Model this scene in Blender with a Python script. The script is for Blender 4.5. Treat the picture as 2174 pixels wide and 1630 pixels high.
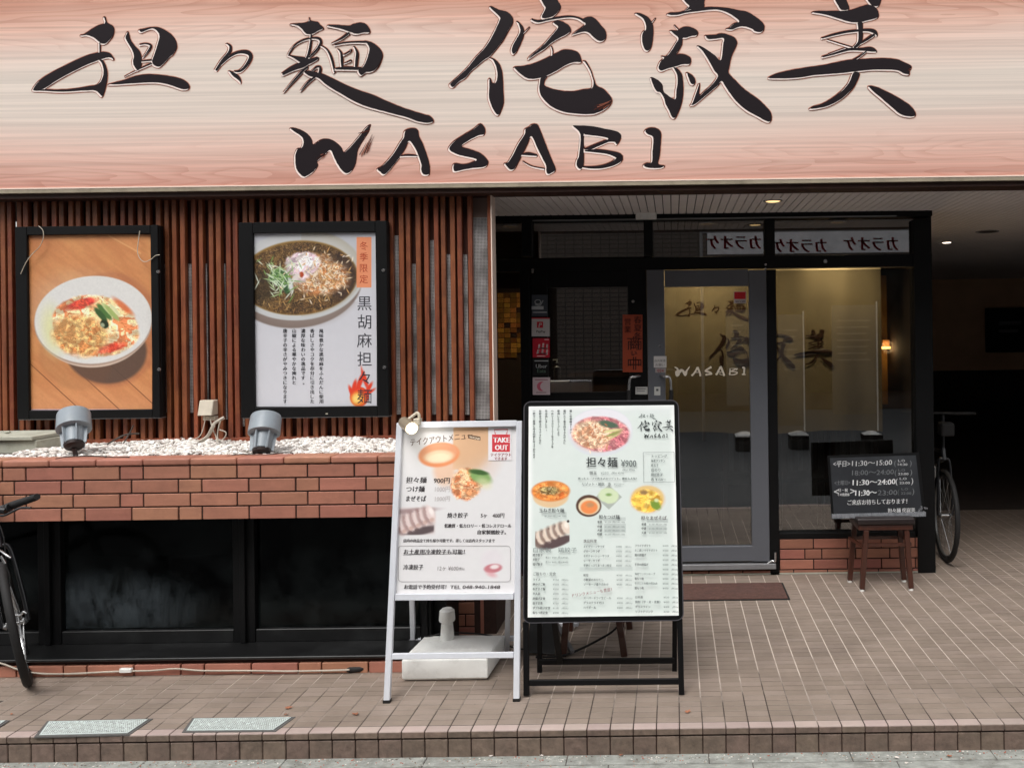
import bpy, bmesh, math, random
import numpy as np
from mathutils import Vector, Matrix
from mathutils.geometry import tessellate_polygon
random.seed(7); rng = np.random.RandomState(11)
C = bpy.context.scene
COL = C.collection
for o in list(bpy.data.objects): bpy.data.objects.remove(o)

# ---------------------------------------------------------------- camera, sky, sun, exposure
F, VX, VY, RHO, H = 1735.0, 1428.0, 707.0, 0.013, 1.68      # focal length in photo pixels, foot of the view axis, roll, eye height
cam = bpy.data.cameras.new('camera'); camo = bpy.data.objects.new('camera', cam); COL.objects.link(camo)
cam.sensor_width = 36; cam.lens = F/2174*36
cam.shift_x = -(VX-1087)/2174; cam.shift_y = (VY-815)/2174
cam.clip_start = .05; cam.clip_end = 400
camo.matrix_world = Matrix.Translation((0, 0, H)) @ Matrix.Rotation(math.radians(90), 4, 'X') @ Matrix.Rotation(-RHO, 4, 'Z')
C.camera = camo

SUN_EL, SUN_AZ = 58, 200        # high soft sun behind the photographer
w = bpy.data.worlds.new('World'); C.world = w; w.use_nodes = True
nt = w.node_tree; nt.nodes.clear()
sky = nt.nodes.new('ShaderNodeTexSky'); sky.sky_type = 'NISHITA'; sky.sun_disc = False
sky.sun_elevation = math.radians(SUN_EL); sky.sun_rotation = math.radians(SUN_AZ)
sky.air_density = 1.6; sky.dust_density = 4.0; sky.ozone_density = 1.0
hs = nt.nodes.new('ShaderNodeHueSaturation'); hs.inputs['Saturation'].default_value = .12
bg = nt.nodes.new('ShaderNodeBackground'); bg.inputs['Strength'].default_value = .15
wo = nt.nodes.new('ShaderNodeOutputWorld')
nt.links.new(sky.outputs[0], hs.inputs['Color']); nt.links.new(hs.outputs[0], bg.inputs['Color']); nt.links.new(bg.outputs[0], wo.inputs[0])
sun = bpy.data.lights.new('sun', 'SUN'); sun.energy = .8; sun.angle = math.radians(25); sun.color = (1, .97, .93)
suno = bpy.data.objects.new('sun', sun); COL.objects.link(suno)
_a, _e = math.radians(SUN_AZ), math.radians(SUN_EL)
sd = Vector((math.sin(_a)*math.cos(_e), math.cos(_a)*math.cos(_e), math.sin(_e)))
suno.rotation_euler = sd.to_track_quat('Z', 'Y').to_euler()
C.view_settings.view_transform = 'Standard'; C.view_settings.look = 'None'
C.view_settings.gamma = 1; C.view_settings.use_curve_mapping = False
C.view_settings.exposure = 0.66
C.cycles.max_bounces = 8; C.cycles.transparent_max_bounces = 16

# ---------------------------------------------------------------- helpers: pixels of the photo to points of the place
def ray(x, y):
    dx, dy = x-VX, y-VY
    return Vector((dx - dy*RHO, F, -(dx*RHO + dy)))       # direction from the camera
def P(x, y, D):
    r = ray(x, y); return Vector((r.x*D/F, D, H + r.z*D/F))
def R(x0, y0, x1, y1, D):
    ym, xm = (y0+y1)/2, (x0+x1)/2
    return P(x0, ym, D).x, P(x1, ym, D).x, P(xm, y1, D).z, P(xm, y0, D).z       # X0 X1 Z0 Z1
def G(x, y, z=0.0):                                                              # a point on a level at height z
    r = ray(x, y); t = (z-H)/r.z; return Vector((r.x*t, r.y*t, z))
class Plane:                                                                     # a plane of the place that is read by pixels
    def __init__(s, p0, n):
        s.p0 = Vector(p0); s.n = Vector(n).normalized()
        if s.n.y > 0: s.n = -s.n
    def at(s, x, y, off=0.0):
        r = ray(x, y); o = Vector((0, 0, H)); q = s.p0
        t = (q-o).dot(s.n)/r.dot(s.n); return o + r*t + s.n*off
def front(D): return Plane((0, D, 0), (0, -1, 0))

def lin(c):
    c = np.asarray(c, float)/255.0
    return np.where(c <= .04045, c/12.92, ((c+.055)/1.055)**2.4)
def rgb(*c): return tuple(lin(c)) + (1.0,)

# ---------------------------------------------------------------- materials
def mk(name):
    m = bpy.data.materials.new(name); m.use_nodes = True; n = m.node_tree; b = n.nodes['Principled BSDF']; return m, n, b
def mat(name, col, rough=.6, metal=0.0, var=.12, vs=6, bump=.15, bs=60, stretch=(1, 1, 1), dirt=None, dirt_amt=.5, dirt_s=2.5, rnd=0.0, spec=.5, coat=0.0, emit=0.0, hue=0.0):
    m, n, b = mk(name); L = n.links.new
    geo = n.nodes.new('ShaderNodeNewGeometry'); mp = n.nodes.new('ShaderNodeMapping'); mp.inputs['Scale'].default_value = stretch
    L(geo.outputs['Position'], mp.inputs['Vector'])
    base = rgb(*col)
    n1 = n.nodes.new('ShaderNodeTexNoise'); n1.inputs['Scale'].default_value = vs; n1.inputs['Detail'].default_value = 6; n1.inputs['Roughness'].default_value = .65
    L(mp.outputs[0], n1.inputs['Vector'])
    mr = n.nodes.new('ShaderNodeMapRange'); mr.inputs['From Min'].default_value = .3; mr.inputs['From Max'].default_value = .7
    mr.inputs['To Min'].default_value = 1-var; mr.inputs['To Max'].default_value = 1+var
    L(n1.outputs['Fac'], mr.inputs['Value'])
    hsv = n.nodes.new('ShaderNodeHueSaturation'); hsv.inputs['Color'].default_value = base
    L(mr.outputs[0], hsv.inputs['Value'])
    if rnd or hue:
        oi = n.nodes.new('ShaderNodeObjectInfo')
        mm = n.nodes.new('ShaderNodeMapRange'); mm.inputs['To Min'].default_value = 1-rnd; mm.inputs['To Max'].default_value = 1+rnd
        L(oi.outputs['Random'], mm.inputs['Value'])
        mu = n.nodes.new('ShaderNodeMath'); mu.operation = 'MULTIPLY'; L(mr.outputs[0], mu.inputs[0]); L(mm.outputs[0], mu.inputs[1]); L(mu.outputs[0], hsv.inputs['Value'])
        if hue:
            wn = n.nodes.new('ShaderNodeTexWhiteNoise'); wn.noise_dimensions = '1D'; L(oi.outputs['Random'], wn.inputs['W'])
            m2 = n.nodes.new('ShaderNodeMapRange'); m2.inputs['To Min'].default_value = .5-hue; m2.inputs['To Max'].default_value = .5+hue
            L(wn.outputs['Value'], m2.inputs['Value']); L(m2.outputs[0], hsv.inputs['Hue'])
    out = hsv.outputs[0]
    if dirt:
        n2 = n.nodes.new('ShaderNodeTexNoise'); n2.inputs['Scale'].default_value = dirt_s; n2.inputs['Detail'].default_value = 8; n2.inputs['Roughness'].default_value = .7
        L(geo.outputs['Position'], n2.inputs['Vector'])
        r2 = n.nodes.new('ShaderNodeMapRange'); r2.inputs['From Min'].default_value = .48; r2.inputs['From Max'].default_value = .68; r2.inputs['To Max'].default_value = dirt_amt
        L(n2.outputs['Fac'], r2.inputs['Value'])
        mx = n.nodes.new('ShaderNodeMix'); mx.data_type = 'RGBA'; L(r2.outputs[0], mx.inputs['Factor']); L(out, mx.inputs['A']); mx.inputs['B'].default_value = rgb(*dirt)
        out = mx.outputs['Result']
    L(out, b.inputs['Base Color'])
    b.inputs['Roughness'].default_value = rough; b.inputs['Metallic'].default_value = metal; b.inputs['Specular IOR Level'].default_value = spec
    b.inputs['Coat Weight'].default_value = coat
    if emit:
        L(out, b.inputs['Emission Color']); b.inputs['Emission Strength'].default_value = emit
    if bump:
        nb = n.nodes.new('ShaderNodeTexNoise'); nb.inputs['Scale'].default_value = bs; nb.inputs['Detail'].default_value = 5; L(mp.outputs[0], nb.inputs['Vector'])
        bp = n.nodes.new('ShaderNodeBump'); bp.inputs['Strength'].default_value = bump; bp.inputs['Distance'].default_value = .004
        L(nb.outputs['Fac'], bp.inputs['Height']); L(bp.outputs[0], b.inputs['Normal'])
    return m
def emis(name, col, s):
    m, n, b = mk(name); b.inputs['Base Color'].default_value = rgb(*col); b.inputs['Emission Color'].default_value = rgb(*col); b.inputs['Emission Strength'].default_value = s; return m
def printmat(name, rough=.4, emit=0.0, spec=.5, grain=.03, alpha=None, wood=False):
    m, n, b = mk(name); L = n.links.new
    a = n.nodes.new('ShaderNodeAttribute'); a.attribute_name = 'Col'
    geo = n.nodes.new('ShaderNodeNewGeometry'); n1 = n.nodes.new('ShaderNodeTexNoise'); n1.inputs['Scale'].default_value = 30; n1.inputs['Detail'].default_value = 5
    L(geo.outputs['Position'], n1.inputs['Vector'])
    mr = n.nodes.new('ShaderNodeMapRange'); mr.inputs['To Min'].default_value = 1-grain; mr.inputs['To Max'].default_value = 1+grain; L(n1.outputs['Fac'], mr.inputs['Value'])
    h = n.nodes.new('ShaderNodeHueSaturation'); L(mr.outputs[0], h.inputs['Value']); L(a.outputs['Color'], h.inputs['Color']); L(h.outputs[0], b.inputs['Base Color'])
    b.inputs['Roughness'].default_value = rough; b.inputs['Specular IOR Level'].default_value = spec
    if emit: L(h.outputs[0], b.inputs['Emission Color']); b.inputs['Emission Strength'].default_value = emit
    if alpha is not None: b.inputs['Alpha'].default_value = alpha
    return m
def glassmat(name, tint=(.8, .8, .8), refl=.14, rough=.0, haze=0.0, hazecol=(.3, .3, .28)):
    m = bpy.data.materials.new(name); m.use_nodes = True; n = m.node_tree; n.nodes.clear(); L = n.links.new
    o = n.nodes.new('ShaderNodeOutputMaterial'); t = n.nodes.new('ShaderNodeBsdfTransparent'); t.inputs[0].default_value = tint+(1,)
    g = n.nodes.new('ShaderNodeBsdfGlossy'); g.inputs['Roughness'].default_value = rough; g.inputs['Color'].default_value = (1, 1, 1, 1)
    fr = n.nodes.new('ShaderNodeFresnel'); fr.inputs['IOR'].default_value = 1.5 if refl > .04 else 1.2
    ad = n.nodes.new('ShaderNodeMath'); ad.operation = 'ADD'; ad.inputs[1].default_value = refl-.04 if refl > .04 else 0; ad.use_clamp = True; L(fr.outputs[0], ad.inputs[0])
    d = n.nodes.new('ShaderNodeBsdfDiffuse'); d.inputs[0].default_value = hazecol+(1,)
    nz = n.nodes.new('ShaderNodeTexNoise'); nz.inputs['Scale'].default_value = 3.5; nz.inputs['Detail'].default_value = 8; nz.inputs['Roughness'].default_value = .7
    gp = n.nodes.new('ShaderNodeNewGeometry'); L(gp.outputs['Position'], nz.inputs['Vector'])
    mr = n.nodes.new('ShaderNodeMapRange'); mr.inputs['From Min'].default_value = .4; mr.inputs['From Max'].default_value = .8; mr.inputs['To Max'].default_value = haze; L(nz.outputs['Fac'], mr.inputs['Value'])
    m1 = n.nodes.new('ShaderNodeMixShader'); L(mr.outputs[0], m1.inputs[0]); L(t.outputs[0], m1.inputs[1]); L(d.outputs[0], m1.inputs[2])
    m2 = n.nodes.new('ShaderNodeMixShader'); L(ad.outputs[0], m2.inputs[0]); L(m1.outputs[0], m2.inputs[1]); L(g.outputs[0], m2.inputs[2])
    L(m2.outputs[0], o.inputs[0]); return m

# ---------------------------------------------------------------- mesh builder
class MB:
    def __init__(s, M=None): s.v = []; s.f = []; s.c = []; s.M = M
    def add(s, vs, fs, col=None):
        b = len(s.v); s.v += [tuple(s.M @ Vector(v)) if s.M else tuple(v) for v in vs]
        s.f += [tuple(i+b for i in f) for f in fs]; s.c += [col]*len(fs); return s
    def box(s, x0, x1, y0, y1, z0, z1, col=None):
        vs = [(x, y, z) for z in (z0, z1) for y in (y0, y1) for x in (x0, x1)]
        return s.add(vs, [(0, 2, 3, 1), (4, 5, 7, 6), (0, 1, 5, 4), (2, 6, 7, 3), (0, 4, 6, 2), (1, 3, 7, 5)], col)
    def bar(s, p0, p1, wx, wy, up=(0, 0, 1), col=None):      # rectangular bar from p0 to p1, wx sideways, wy along up
        p0, p1 = Vector(p0), Vector(p1); d = (p1-p0).normalized(); u = Vector(up); u = (u-d*u.dot(d)).normalized(); r = d.cross(u)
        vs = [p + r*a*wx/2 + u*b*wy/2 for p in (p0, p1) for b in (-1, 1) for a in (-1, 1)]
        return s.add(vs, [(0, 1, 3, 2), (4, 6, 7, 5), (0, 4, 5, 1), (2, 3, 7, 6), (0, 2, 6, 4), (1, 5, 7, 3)], col)
    def cyl(s, p0, p1, r0, r1=None, n=14, col=None):
        r1 = r0 if r1 is None else r1
        return s.loft([(p0, r0), (p1, r1)], n, col)
    def loft(s, pr, n=14, col=None, caps=True):
        ps = [Vector(p) for p, _ in pr]; d0 = (ps[-1]-ps[0]).normalized()
        u = d0.orthogonal().normalized(); vs = []
        for i, (p, r) in enumerate(pr):
            a = ps[min(i+1, len(ps)-1)]-ps[max(i-1, 0)]; d = a.normalized() if a.length > 1e-9 else d0
            u = (u-d*u.dot(d)).normalized(); q = d.cross(u)
            vs += [ps[i] + (u*math.cos(t)+q*math.sin(t))*max(r, 1e-5) for t in [2*math.pi*k/n for k in range(n)]]
        m = len(pr); fs = [(i*n+k, i*n+(k+1) % n, (i+1)*n+(k+1) % n, (i+1)*n+k) for i in range(m-1) for k in range(n)]
        if caps: fs += [tuple(reversed(range(n))), tuple((m-1)*n+k for k in range(n))]
        return s.add(vs, fs, col)
    def tube(s, pts, r, n=8, sm=4, col=None):
        if sm: pts = spline(pts, sm)
        return s.loft([(p, r) for p in pts], n, col)
    def torus(s, c, ax, Rr, r, n=40, m=8, col=None):
        c = Vector(c); ax = Vector(ax).normalized(); u = ax.orthogonal().normalized(); q = ax.cross(u); vs = []
        for i in range(n):
            t = 2*math.pi*i/n; d = u*math.cos(t)+q*math.sin(t)
            vs += [c + d*(Rr + r*math.cos(a)) + ax*r*math.sin(a) for a in [2*math.pi*k/m for k in range(m)]]
        return s.add(vs, [(i*m+k, ((i+1) % n)*m+k, ((i+1) % n)*m+(k+1) % m, i*m+(k+1) % m) for i in range(n) for k in range(m)], col)
    def ball(s, c, r, n=10, m=7, sc=(1, 1, 1), col=None):
        c = Vector(c); vs = [c+Vector((0, 0, -r*sc[2]))]
        for j in range(1, m):
            a = math.pi*j/m
            vs += [c+Vector((math.sin(a)*math.cos(2*math.pi*k/n)*r*sc[0], math.sin(a)*math.sin(2*math.pi*k/n)*r*sc[1], -math.cos(a)*r*sc[2])) for k in range(n)]
        vs.append(c+Vector((0, 0, r*sc[2]))); t = len(vs)-1
        fs = [(0, 1+(k+1) % n, 1+k) for k in range(n)]
        for j in range(m-2): fs += [(1+j*n+k, 1+j*n+(k+1) % n, 1+(j+1)*n+(k+1) % n, 1+(j+1)*n+k) for k in range(n)]
        fs += [(t, 1+(m-2)*n+k, 1+(m-2)*n+(k+1) % n) for k in range(n)]
        return s.add(vs, fs, col)
    def prism(s, pts, vec, col=None):                        # planar outline pushed along vec
        pts = [Vector(p) for p in pts]; v = Vector(vec); n = len(pts)
        tri = tessellate_polygon([pts])
        s.add(pts+[p+v for p in pts], [tuple(t) for t in tri]+[tuple(i+n for i in reversed(t)) for t in tri]+[(i, (i+1) % n, n+(i+1) % n, n+i) for i in range(n)], col)
        return s
    def mesh(s, name, bevel=0, smooth=None, seg=1):
        me = bpy.data.meshes.new(name); me.from_pydata(s.v, [], s.f)
        if any(c is not None for c in s.c):
            at = me.color_attributes.new('Col', 'FLOAT_COLOR', 'CORNER')
            arr = np.ones((len(me.loops), 4), np.float32); k = 0
            for f, c in zip(s.f, s.c): arr[k:k+len(f), :3] = (1, 1, 1) if c is None else c[:3]; k += len(f)
            at.data.foreach_set('color', arr.ravel())
        else:
            bm = bmesh.new(); bm.from_mesh(me); bmesh.ops.recalc_face_normals(bm, faces=bm.faces)
            if bevel:
                es = [e for e in bm.edges if len(e.link_faces) == 2 and e.calc_face_angle(0) > .6]
                bmesh.ops.bevel(bm, geom=es, offset=bevel, segments=seg, affect='EDGES', profile=.6)
            bm.to_mesh(me); bm.free()
        if smooth is not None:
            me.polygons.foreach_set('use_smooth', [True]*len(me.polygons))
            me.set_sharp_from_angle(angle=math.radians(smooth))
        me.update(); return me
    def build(s, name, m, parent=None, bevel=0, smooth=None, kind=None, label=None, seg=1):
        o = bpy.data.objects.new(name, s.mesh(name, bevel, smooth, seg)); COL.objects.link(o)
        if m: o.data.materials.append(m)
        if kind: o['kind'] = kind
        if label: o['label'] = label
        if parent: adopt(o, parent)
        return o
def adopt(o, p):
    o.parent = p; o.matrix_parent_inverse = pinv(p)
_W = {}
def pinv(p):
    M = Matrix.Identity(4); q = p
    while q is not None:
        B = q.matrix_basis.copy(); M = (q.matrix_parent_inverse @ B @ M) if q.parent else (B @ M); q = q.parent
    return M.inverted()
def thing(name, label, cat, loc=(0, 0, 0), group=None, kind=None):
    o = bpy.data.objects.new(name, None); o.empty_display_size = .1; COL.objects.link(o); o.location = loc
    tag(o, label, cat, group, kind); return o
def tag(o, label=None, cat=None, group=None, kind=None):
    if label: o['label'] = label
    if cat: o['category'] = cat
    if group: o['group'] = group
    if kind: o['kind'] = kind
    return o
def inst(me, name, loc, parent=None, rot=None, scale=None, M=None):
    o = bpy.data.objects.new(name, me); COL.objects.link(o); o.location = loc
    if rot: o.rotation_euler = rot
    if scale: o.scale = scale
    if parent: adopt(o, parent)
    return o
def spline(pts, k=4, closed=False):
    n = len(pts); pts = [Vector(p) for p in pts]; out = []
    rngi = range(n) if closed else range(n-1)
    for i in rngi:
        if closed: a, b, c, d = pts[(i-1) % n], pts[i], pts[(i+1) % n], pts[(i+2) % n]
        else: a, b, c, d = pts[max(i-1, 0)], pts[i], pts[i+1], pts[min(i+2, n-1)]
        for j in range(k):
            t = j/k; out.append(.5*((2*b)+(c-a)*t+(2*a-5*b+4*c-d)*t*t+(3*b-a-3*c+d)*t**3))
    if not closed: out.append(pts[-1])
    return out

# ---------------------------------------------------------------- flat print: outlines, brush strokes, type
_txt = bpy.data.curves.new('type', 'FONT'); _txt.resolution_u = 2; _to = bpy.data.objects.new('type', _txt); COL.objects.link(_to)
_gc = {}
def glyphs(s):
    if s not in _gc:
        _txt.body = s; me = bpy.data.meshes.new_from_object(_to)
        v = [(a.co.x, a.co.y) for a in me.vertices]; f = [tuple(p.vertices) for p in me.polygons]
        bpy.data.meshes.remove(me); _gc[s] = (v, f)
    return _gc[s]
def offset(pts, d):
    n = len(pts); out = []
    A = sum(pts[i][0]*pts[(i+1) % n][1]-pts[(i+1) % n][0]*pts[i][1] for i in range(n)); sg = 1 if A > 0 else -1
    for i in range(n):
        a, c = pts[i-1], pts[(i+1) % n]; tx, ty = c[0]-a[0], c[1]-a[1]; l = math.hypot(tx, ty) or 1
        out.append((pts[i][0]+sg*ty/l*d, pts[i][1]-sg*tx/l*d))
    return out
class Pr:                                                    # print lying on a plane, laid out in photo pixels
    def __init__(s, plane, base=.0006, step=.00012): s.pl = plane; s.mb = MB(); s.k = 0; s.base = base; s.step = step
    def off(s): s.k += 1; return s.base+s.k*s.step
    def poly(s, pts, col, off=None, sm=0):
        if sm: pts = [(p.x, p.y) for p in spline([(a, b, 0) for a, b in pts], sm, True)]
        off = s.off() if off is None else off
        tri = tessellate_polygon([[Vector((a, b, 0)) for a, b in pts]])
        s.mb.add([s.pl.at(a, b, off) for a, b in pts], [tuple(t) for t in tri], rgb(*col)); return s
    def rect(s, x0, y0, x1, y1, col, skew=0, off=None): return s.poly([(x0, y0), (x1, y0+skew), (x1, y1+skew), (x0, y1)], col, off)
    def line(s, pts, w, col, off=None): return s.stroke([(a, b, w) for a, b in pts], col, off, 1)
    def stroke(s, pts, col, off=None, sm=5, grow=0, sh=(0, 0)):
        off = s.off() if off is None else off
        q = spline(pts, sm) if sm > 1 else [Vector(p) for p in pts]; n = len(q); L, Rr = [], []
        for i in range(n):
            t = q[min(i+1, n-1)]-q[max(i-1, 0)]; l = math.hypot(t.x, t.y) or 1; nx, ny = -t.y/l, t.x/l; w_ = max(q[i].z, 0)/2+grow
            x, y = q[i].x+sh[0], q[i].y+sh[1]
            L.append((x+nx*w_, y+ny*w_)); Rr.append((x-nx*w_, y-ny*w_))
        def cap(i, j):                                       # round end
            t = q[i]-q[j]; l = math.hypot(t.x, t.y) or 1; w_ = max(q[i].z, 0)/2+grow; return (q[i].x+sh[0]+t.x/l*w_*.7, q[i].y+sh[1]+t.y/l*w_*.7)
        vs = [s.pl.at(a, b, off) for a, b in L+Rr]; fs = [(i, i+1, n+i+1, n+i) for i in range(n-1)]
        a, b = len(vs), len(vs)+1; vs += [s.pl.at(*cap(0, min(1, n-1)), off), s.pl.at(*cap(n-1, max(n-2, 0)), off)]
        fs += [(0, n, a), (n-1, 2*n-1, b)]
        s.mb.add(vs, fs, rgb(*col)); return s
    def ell(s, cx, cy, rx, ry, col, rot=0, n=40, off=None, a0=0, a1=360):
        c, q = math.cos(math.radians(rot)), math.sin(math.radians(rot)); p = []
        for k in range(n):
            t = math.radians(a0+(a1-a0)*k/n); x, y = rx*math.cos(t), ry*math.sin(t); p.append((cx+x*c-y*q, cy+x*q+y*c))
        return s.poly(p, col, off)
    def text(s, t, x, y, size, col, rot=0, shear=0, width=None, vert=False, pitch=None, jit=0, sx=1, align='l', off=None, bold=0, mirror=False):
        off = s.off() if off is None else off
        c, q = math.cos(math.radians(rot)), math.sin(math.radians(rot)); cl = rgb(*col)
        def put(v, f, ox, oy, kx, ky, bx=0):
            pts = []
            for a, b in v:
                u, z = (a+shear*b)*kx+ox+bx, -b*ky+oy
                if mirror: u = -u
                pts.append(s.pl.at(x+u*c-z*q, y+u*q+z*c, off))
            s.mb.add(pts, f, cl)
        if vert:
            pt = pitch or size*1.1
            for i, ch in enumerate(t):
                if ch in ' 　': continue
                v, f = glyphs(ch)
                if ch in 'ー〜（）':                          # turned in vertical setting
                    v = [(.5+(b-.38), .38-(a-.5)) for a, b in v]
                jx = random.uniform(-jit, jit)*size; w0 = (max(a for a, _ in v)+min(a for a, _ in v))/2
                dx = -w0*size*sx if ch not in '。、' else -.1*size
                for bx in ((0, bold*size) if bold else (0,)): put(v, f, dx+jx, i*pt+size*.85, size*sx, size, bx)
            return s
        v, f = glyphs(t)
        if not v: return s
        x1 = max(a for a, _ in v); kx = width/x1 if width else size*sx
        ox = {'l': 0, 'c': -x1*kx/2, 'r': -x1*kx}[align]
        if jit: v = [(a, b+jit*math.sin(a*5.1)+jit*.6*math.sin(a*13.7)) for a, b in v]
        for bx in ((0, bold*size) if bold else (0,)): put(v, f, ox, 0, kx, size, bx)
        return s
    def build(s, name, m, parent, label=None): return s.mb.build(name, m, parent, label=label)

# ---------------------------------------------------------------- numpy painting for printed photographs
def vnoise(X, Y, sc, seed=0):
    x, y = X/sc, Y/sc; xi, yi = np.floor(x).astype(int), np.floor(y).astype(int); fx, fy = x-xi, y-yi
    fx, fy = fx*fx*(3-2*fx), fy*fy*(3-2*fy)
    def h(a, b):
        n = (a*374761393+b*668265263+seed*1274126177) & 0xffffffff; n = ((n ^ (n >> 13))*1274126177) & 0xffffffff
        return ((n ^ (n >> 16)) & 0xffff)/65535.0
    return (h(xi, yi)*(1-fx)+h(xi+1, yi)*fx)*(1-fy)+(h(xi, yi+1)*(1-fx)+h(xi+1, yi+1)*fx)*fy
def fbm(X, Y, sc, seed=0, o=4): return sum(vnoise(X, Y, sc/2**i, seed+i*7)*.5**i for i in range(o))/sum(.5**i for i in range(o))
def sst(a, b, x): t = np.clip((x-a)/(b-a), 0, 1); return t*t*(3-2*t)
class Cv:                                                    # a painted canvas over a pixel box of the photo
    def __init__(s, x0, y0, x1, y1, step, bgc):
        s.nx, s.ny = max(2, int((x1-x0)/step)+1), max(2, int((y1-y0)/step)+1); s.box = (x0, y0, x1, y1)
        s.X, s.Y = np.meshgrid(np.linspace(x0, x1, s.nx), np.linspace(y0, y1, s.ny)); s.I = np.ones((s.ny, s.nx, 3))*np.array(bgc, float)
    def mix(s, m, c): c = np.array(c, float) if not isinstance(c, np.ndarray) else c; s.I = s.I*(1-m[..., None])+c*m[..., None]
    def ell(s, cx, cy, rx, ry, rot=0, soft=1.5, wob=0, seed=0):
        a = math.radians(rot); dx, dy = s.X-cx, s.Y-cy; u, v = dx*math.cos(a)+dy*math.sin(a), -dx*math.sin(a)+dy*math.cos(a)
        d = np.sqrt((u/rx)**2+(v/ry)**2); 
        if wob: d = d+wob*(fbm(s.X, s.Y, rx*.35, seed)-.5)
        return 1-sst(1-soft/min(rx, ry), 1+soft/min(rx, ry), d)
    def noodles(s, m, cols, sc, seed, lines=None, lw=.07, stretch=1.6, rot=0):
        a = math.radians(rot); u, v = s.X*math.cos(a)+s.Y*math.sin(a), -s.X*math.sin(a)+s.Y*math.cos(a); u = u/stretch
        wx, wy = fbm(u, v, sc*2.2, seed+50)*sc*2.4, fbm(u, v, sc*2.2, seed+90)*sc*2.4
        n = fbm(u+wx, v+wy, sc, seed, 3); n2 = fbm(s.X, s.Y, sc*2.5, seed+5)
        c = np.zeros(s.I.shape); k = len(cols); t = np.clip((n2-.25)/.5, 0, .999)*k
        for i in range(k): c[np.floor(t).astype(int) == i] = cols[i]
        c = c*(.86+.34*sst(.3, .7, n))[..., None]
        s.mix(m, c)
        if lines:
            l = np.abs(((n*7) % 1)-.5); s.mix(m*(1-sst(lw*.6, lw*1.6, l))*.85, lines)
    def build(s, name, plane, off, m, parent, kx=None):
        x0, y0, x1, y1 = s.box; me = bpy.data.meshes.new(name)
        c = [plane.at(a, b, off) for a, b in ((x0, y0), (x1, y0), (x0, y1), (x1, y1))] if kx is None else [plane.at(a, b, off) for a, b in kx]
        U = np.linspace(0, 1, s.nx)[None, :, None]; V = np.linspace(0, 1, s.ny)[:, None, None]; q = [np.array(p) for p in c]
        pts = (q[0]*(1-U)+q[1]*U)*(1-V)+(q[2]*(1-U)+q[3]*U)*V
        idx = np.arange(s.nx*s.ny).reshape(s.ny, s.nx); f = np.stack([idx[:-1, :-1], idx[1:, :-1], idx[1:, 1:], idx[:-1, 1:]], -1).reshape(-1, 4)
        me.from_pydata(pts.reshape(-1, 3).tolist(), [], f.tolist())
        at = me.color_attributes.new('Col', 'FLOAT_COLOR', 'POINT')
        at.data.foreach_set('color', np.concatenate([lin(np.clip(s.I, 0, 255)), np.ones((s.ny, s.nx, 1))], -1).astype(np.float32).ravel())
        o = bpy.data.objects.new(name, me); COL.objects.link(o); me.materials.append(m); adopt(o, parent); return o

# ================================================================ materials
M = {}
M['grout'] = mat('grout', (150, 138, 126), .9, var=.3, vs=9, bump=.3)
M['black_paint'] = mat('black_paint', (12, 12, 13), .45, var=.25, vs=5, bump=.05, dirt=(60, 62, 62), dirt_amt=.22, dirt_s=5)
M['black_frame'] = mat('black_frame', (11, 11, 12), .5, var=.2, vs=4, bump=.03, spec=.22)
M['brick'] = mat('brick', (168, 113, 92), .55, var=.12, vs=14, bump=.12, bs=120, stretch=(.5, 1, 2), rnd=.09, hue=.009, dirt=(128, 84, 70), dirt_amt=.35, dirt_s=11)
M['brick_dark'] = mat('brick_dark', (150, 96, 80), .55, var=.14, vs=14, bump=.12, bs=120, stretch=(.5, 1, 2), rnd=.16, hue=.01)
M['mortar'] = mat('mortar', (54, 34, 28), .95, var=.25, vs=20, bump=.4)
M['slat'] = mat('slat', (122, 64, 38), .5, var=.42, vs=10, bump=.25, bs=50, stretch=(3, 3, .35), rnd=.14, hue=.006, dirt=(150, 90, 52), dirt_amt=.6, dirt_s=9)
M['dark_wood'] = mat('dark_wood', (58, 30, 20), .6, var=.3, vs=8, stretch=(1, 3, .3))
M['back_dark'] = mat('back_dark', (70, 34, 24), .9, var=.3, vs=4)
M['soffit'] = mat('soffit', (232, 226, 224), .55, var=.06, vs=3, bump=.03)
M['soffit_gap'] = mat('soffit_gap', (40, 37, 36), .9)
M['white_plastic'] = mat('white_plastic', (236, 236, 232), .4, var=.05, vs=12, bump=.05, dirt=(176, 170, 162), dirt_amt=.35, dirt_s=9)
M['ivory'] = mat('ivory', (198, 188, 170), .45, var=.08, vs=20)
M['alu'] = mat('aluminium', (214, 216, 222), .45, metal=.1, var=.06, vs=10, bump=.03)
M['alu_dull'] = mat('dull_aluminium', (140, 140, 142), .45, metal=.4, var=.1, vs=10)
M['grey_lamp'] = mat('grey_lamp', (136, 145, 152), .42, var=.08, vs=14, bump=.08, dirt=(110, 112, 112), dirt_amt=.4, dirt_s=14)
M['dark_metal'] = mat('dark_metal', (44, 34, 32), .5, metal=.3)
M['door_grey'] = mat('door_grey', (98, 100, 106), .4, metal=.15, var=.04, vs=3, bump=.02)
M['steel'] = mat('steel', (190, 190, 190), .25, metal=.9, var=.05)
M['concrete'] = mat('concrete', (150, 148, 138), .9, var=.2, vs=12, bump=.4, bs=90, dirt=(96, 96, 84), dirt_amt=.6, dirt_s=6)
M['concrete_light'] = mat('concrete_light', (170, 170, 156), .85, var=.14, vs=10, bump=.3, bs=90, dirt=(120, 116, 96), dirt_amt=.5, dirt_s=9)
M['gutter'] = mat('gutter', (146, 148, 142), .95, var=.3, vs=40, bump=1, bs=140, stretch=(.5, 1, 1), dirt=(96, 94, 86), dirt_amt=.7, dirt_s=9)
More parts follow.
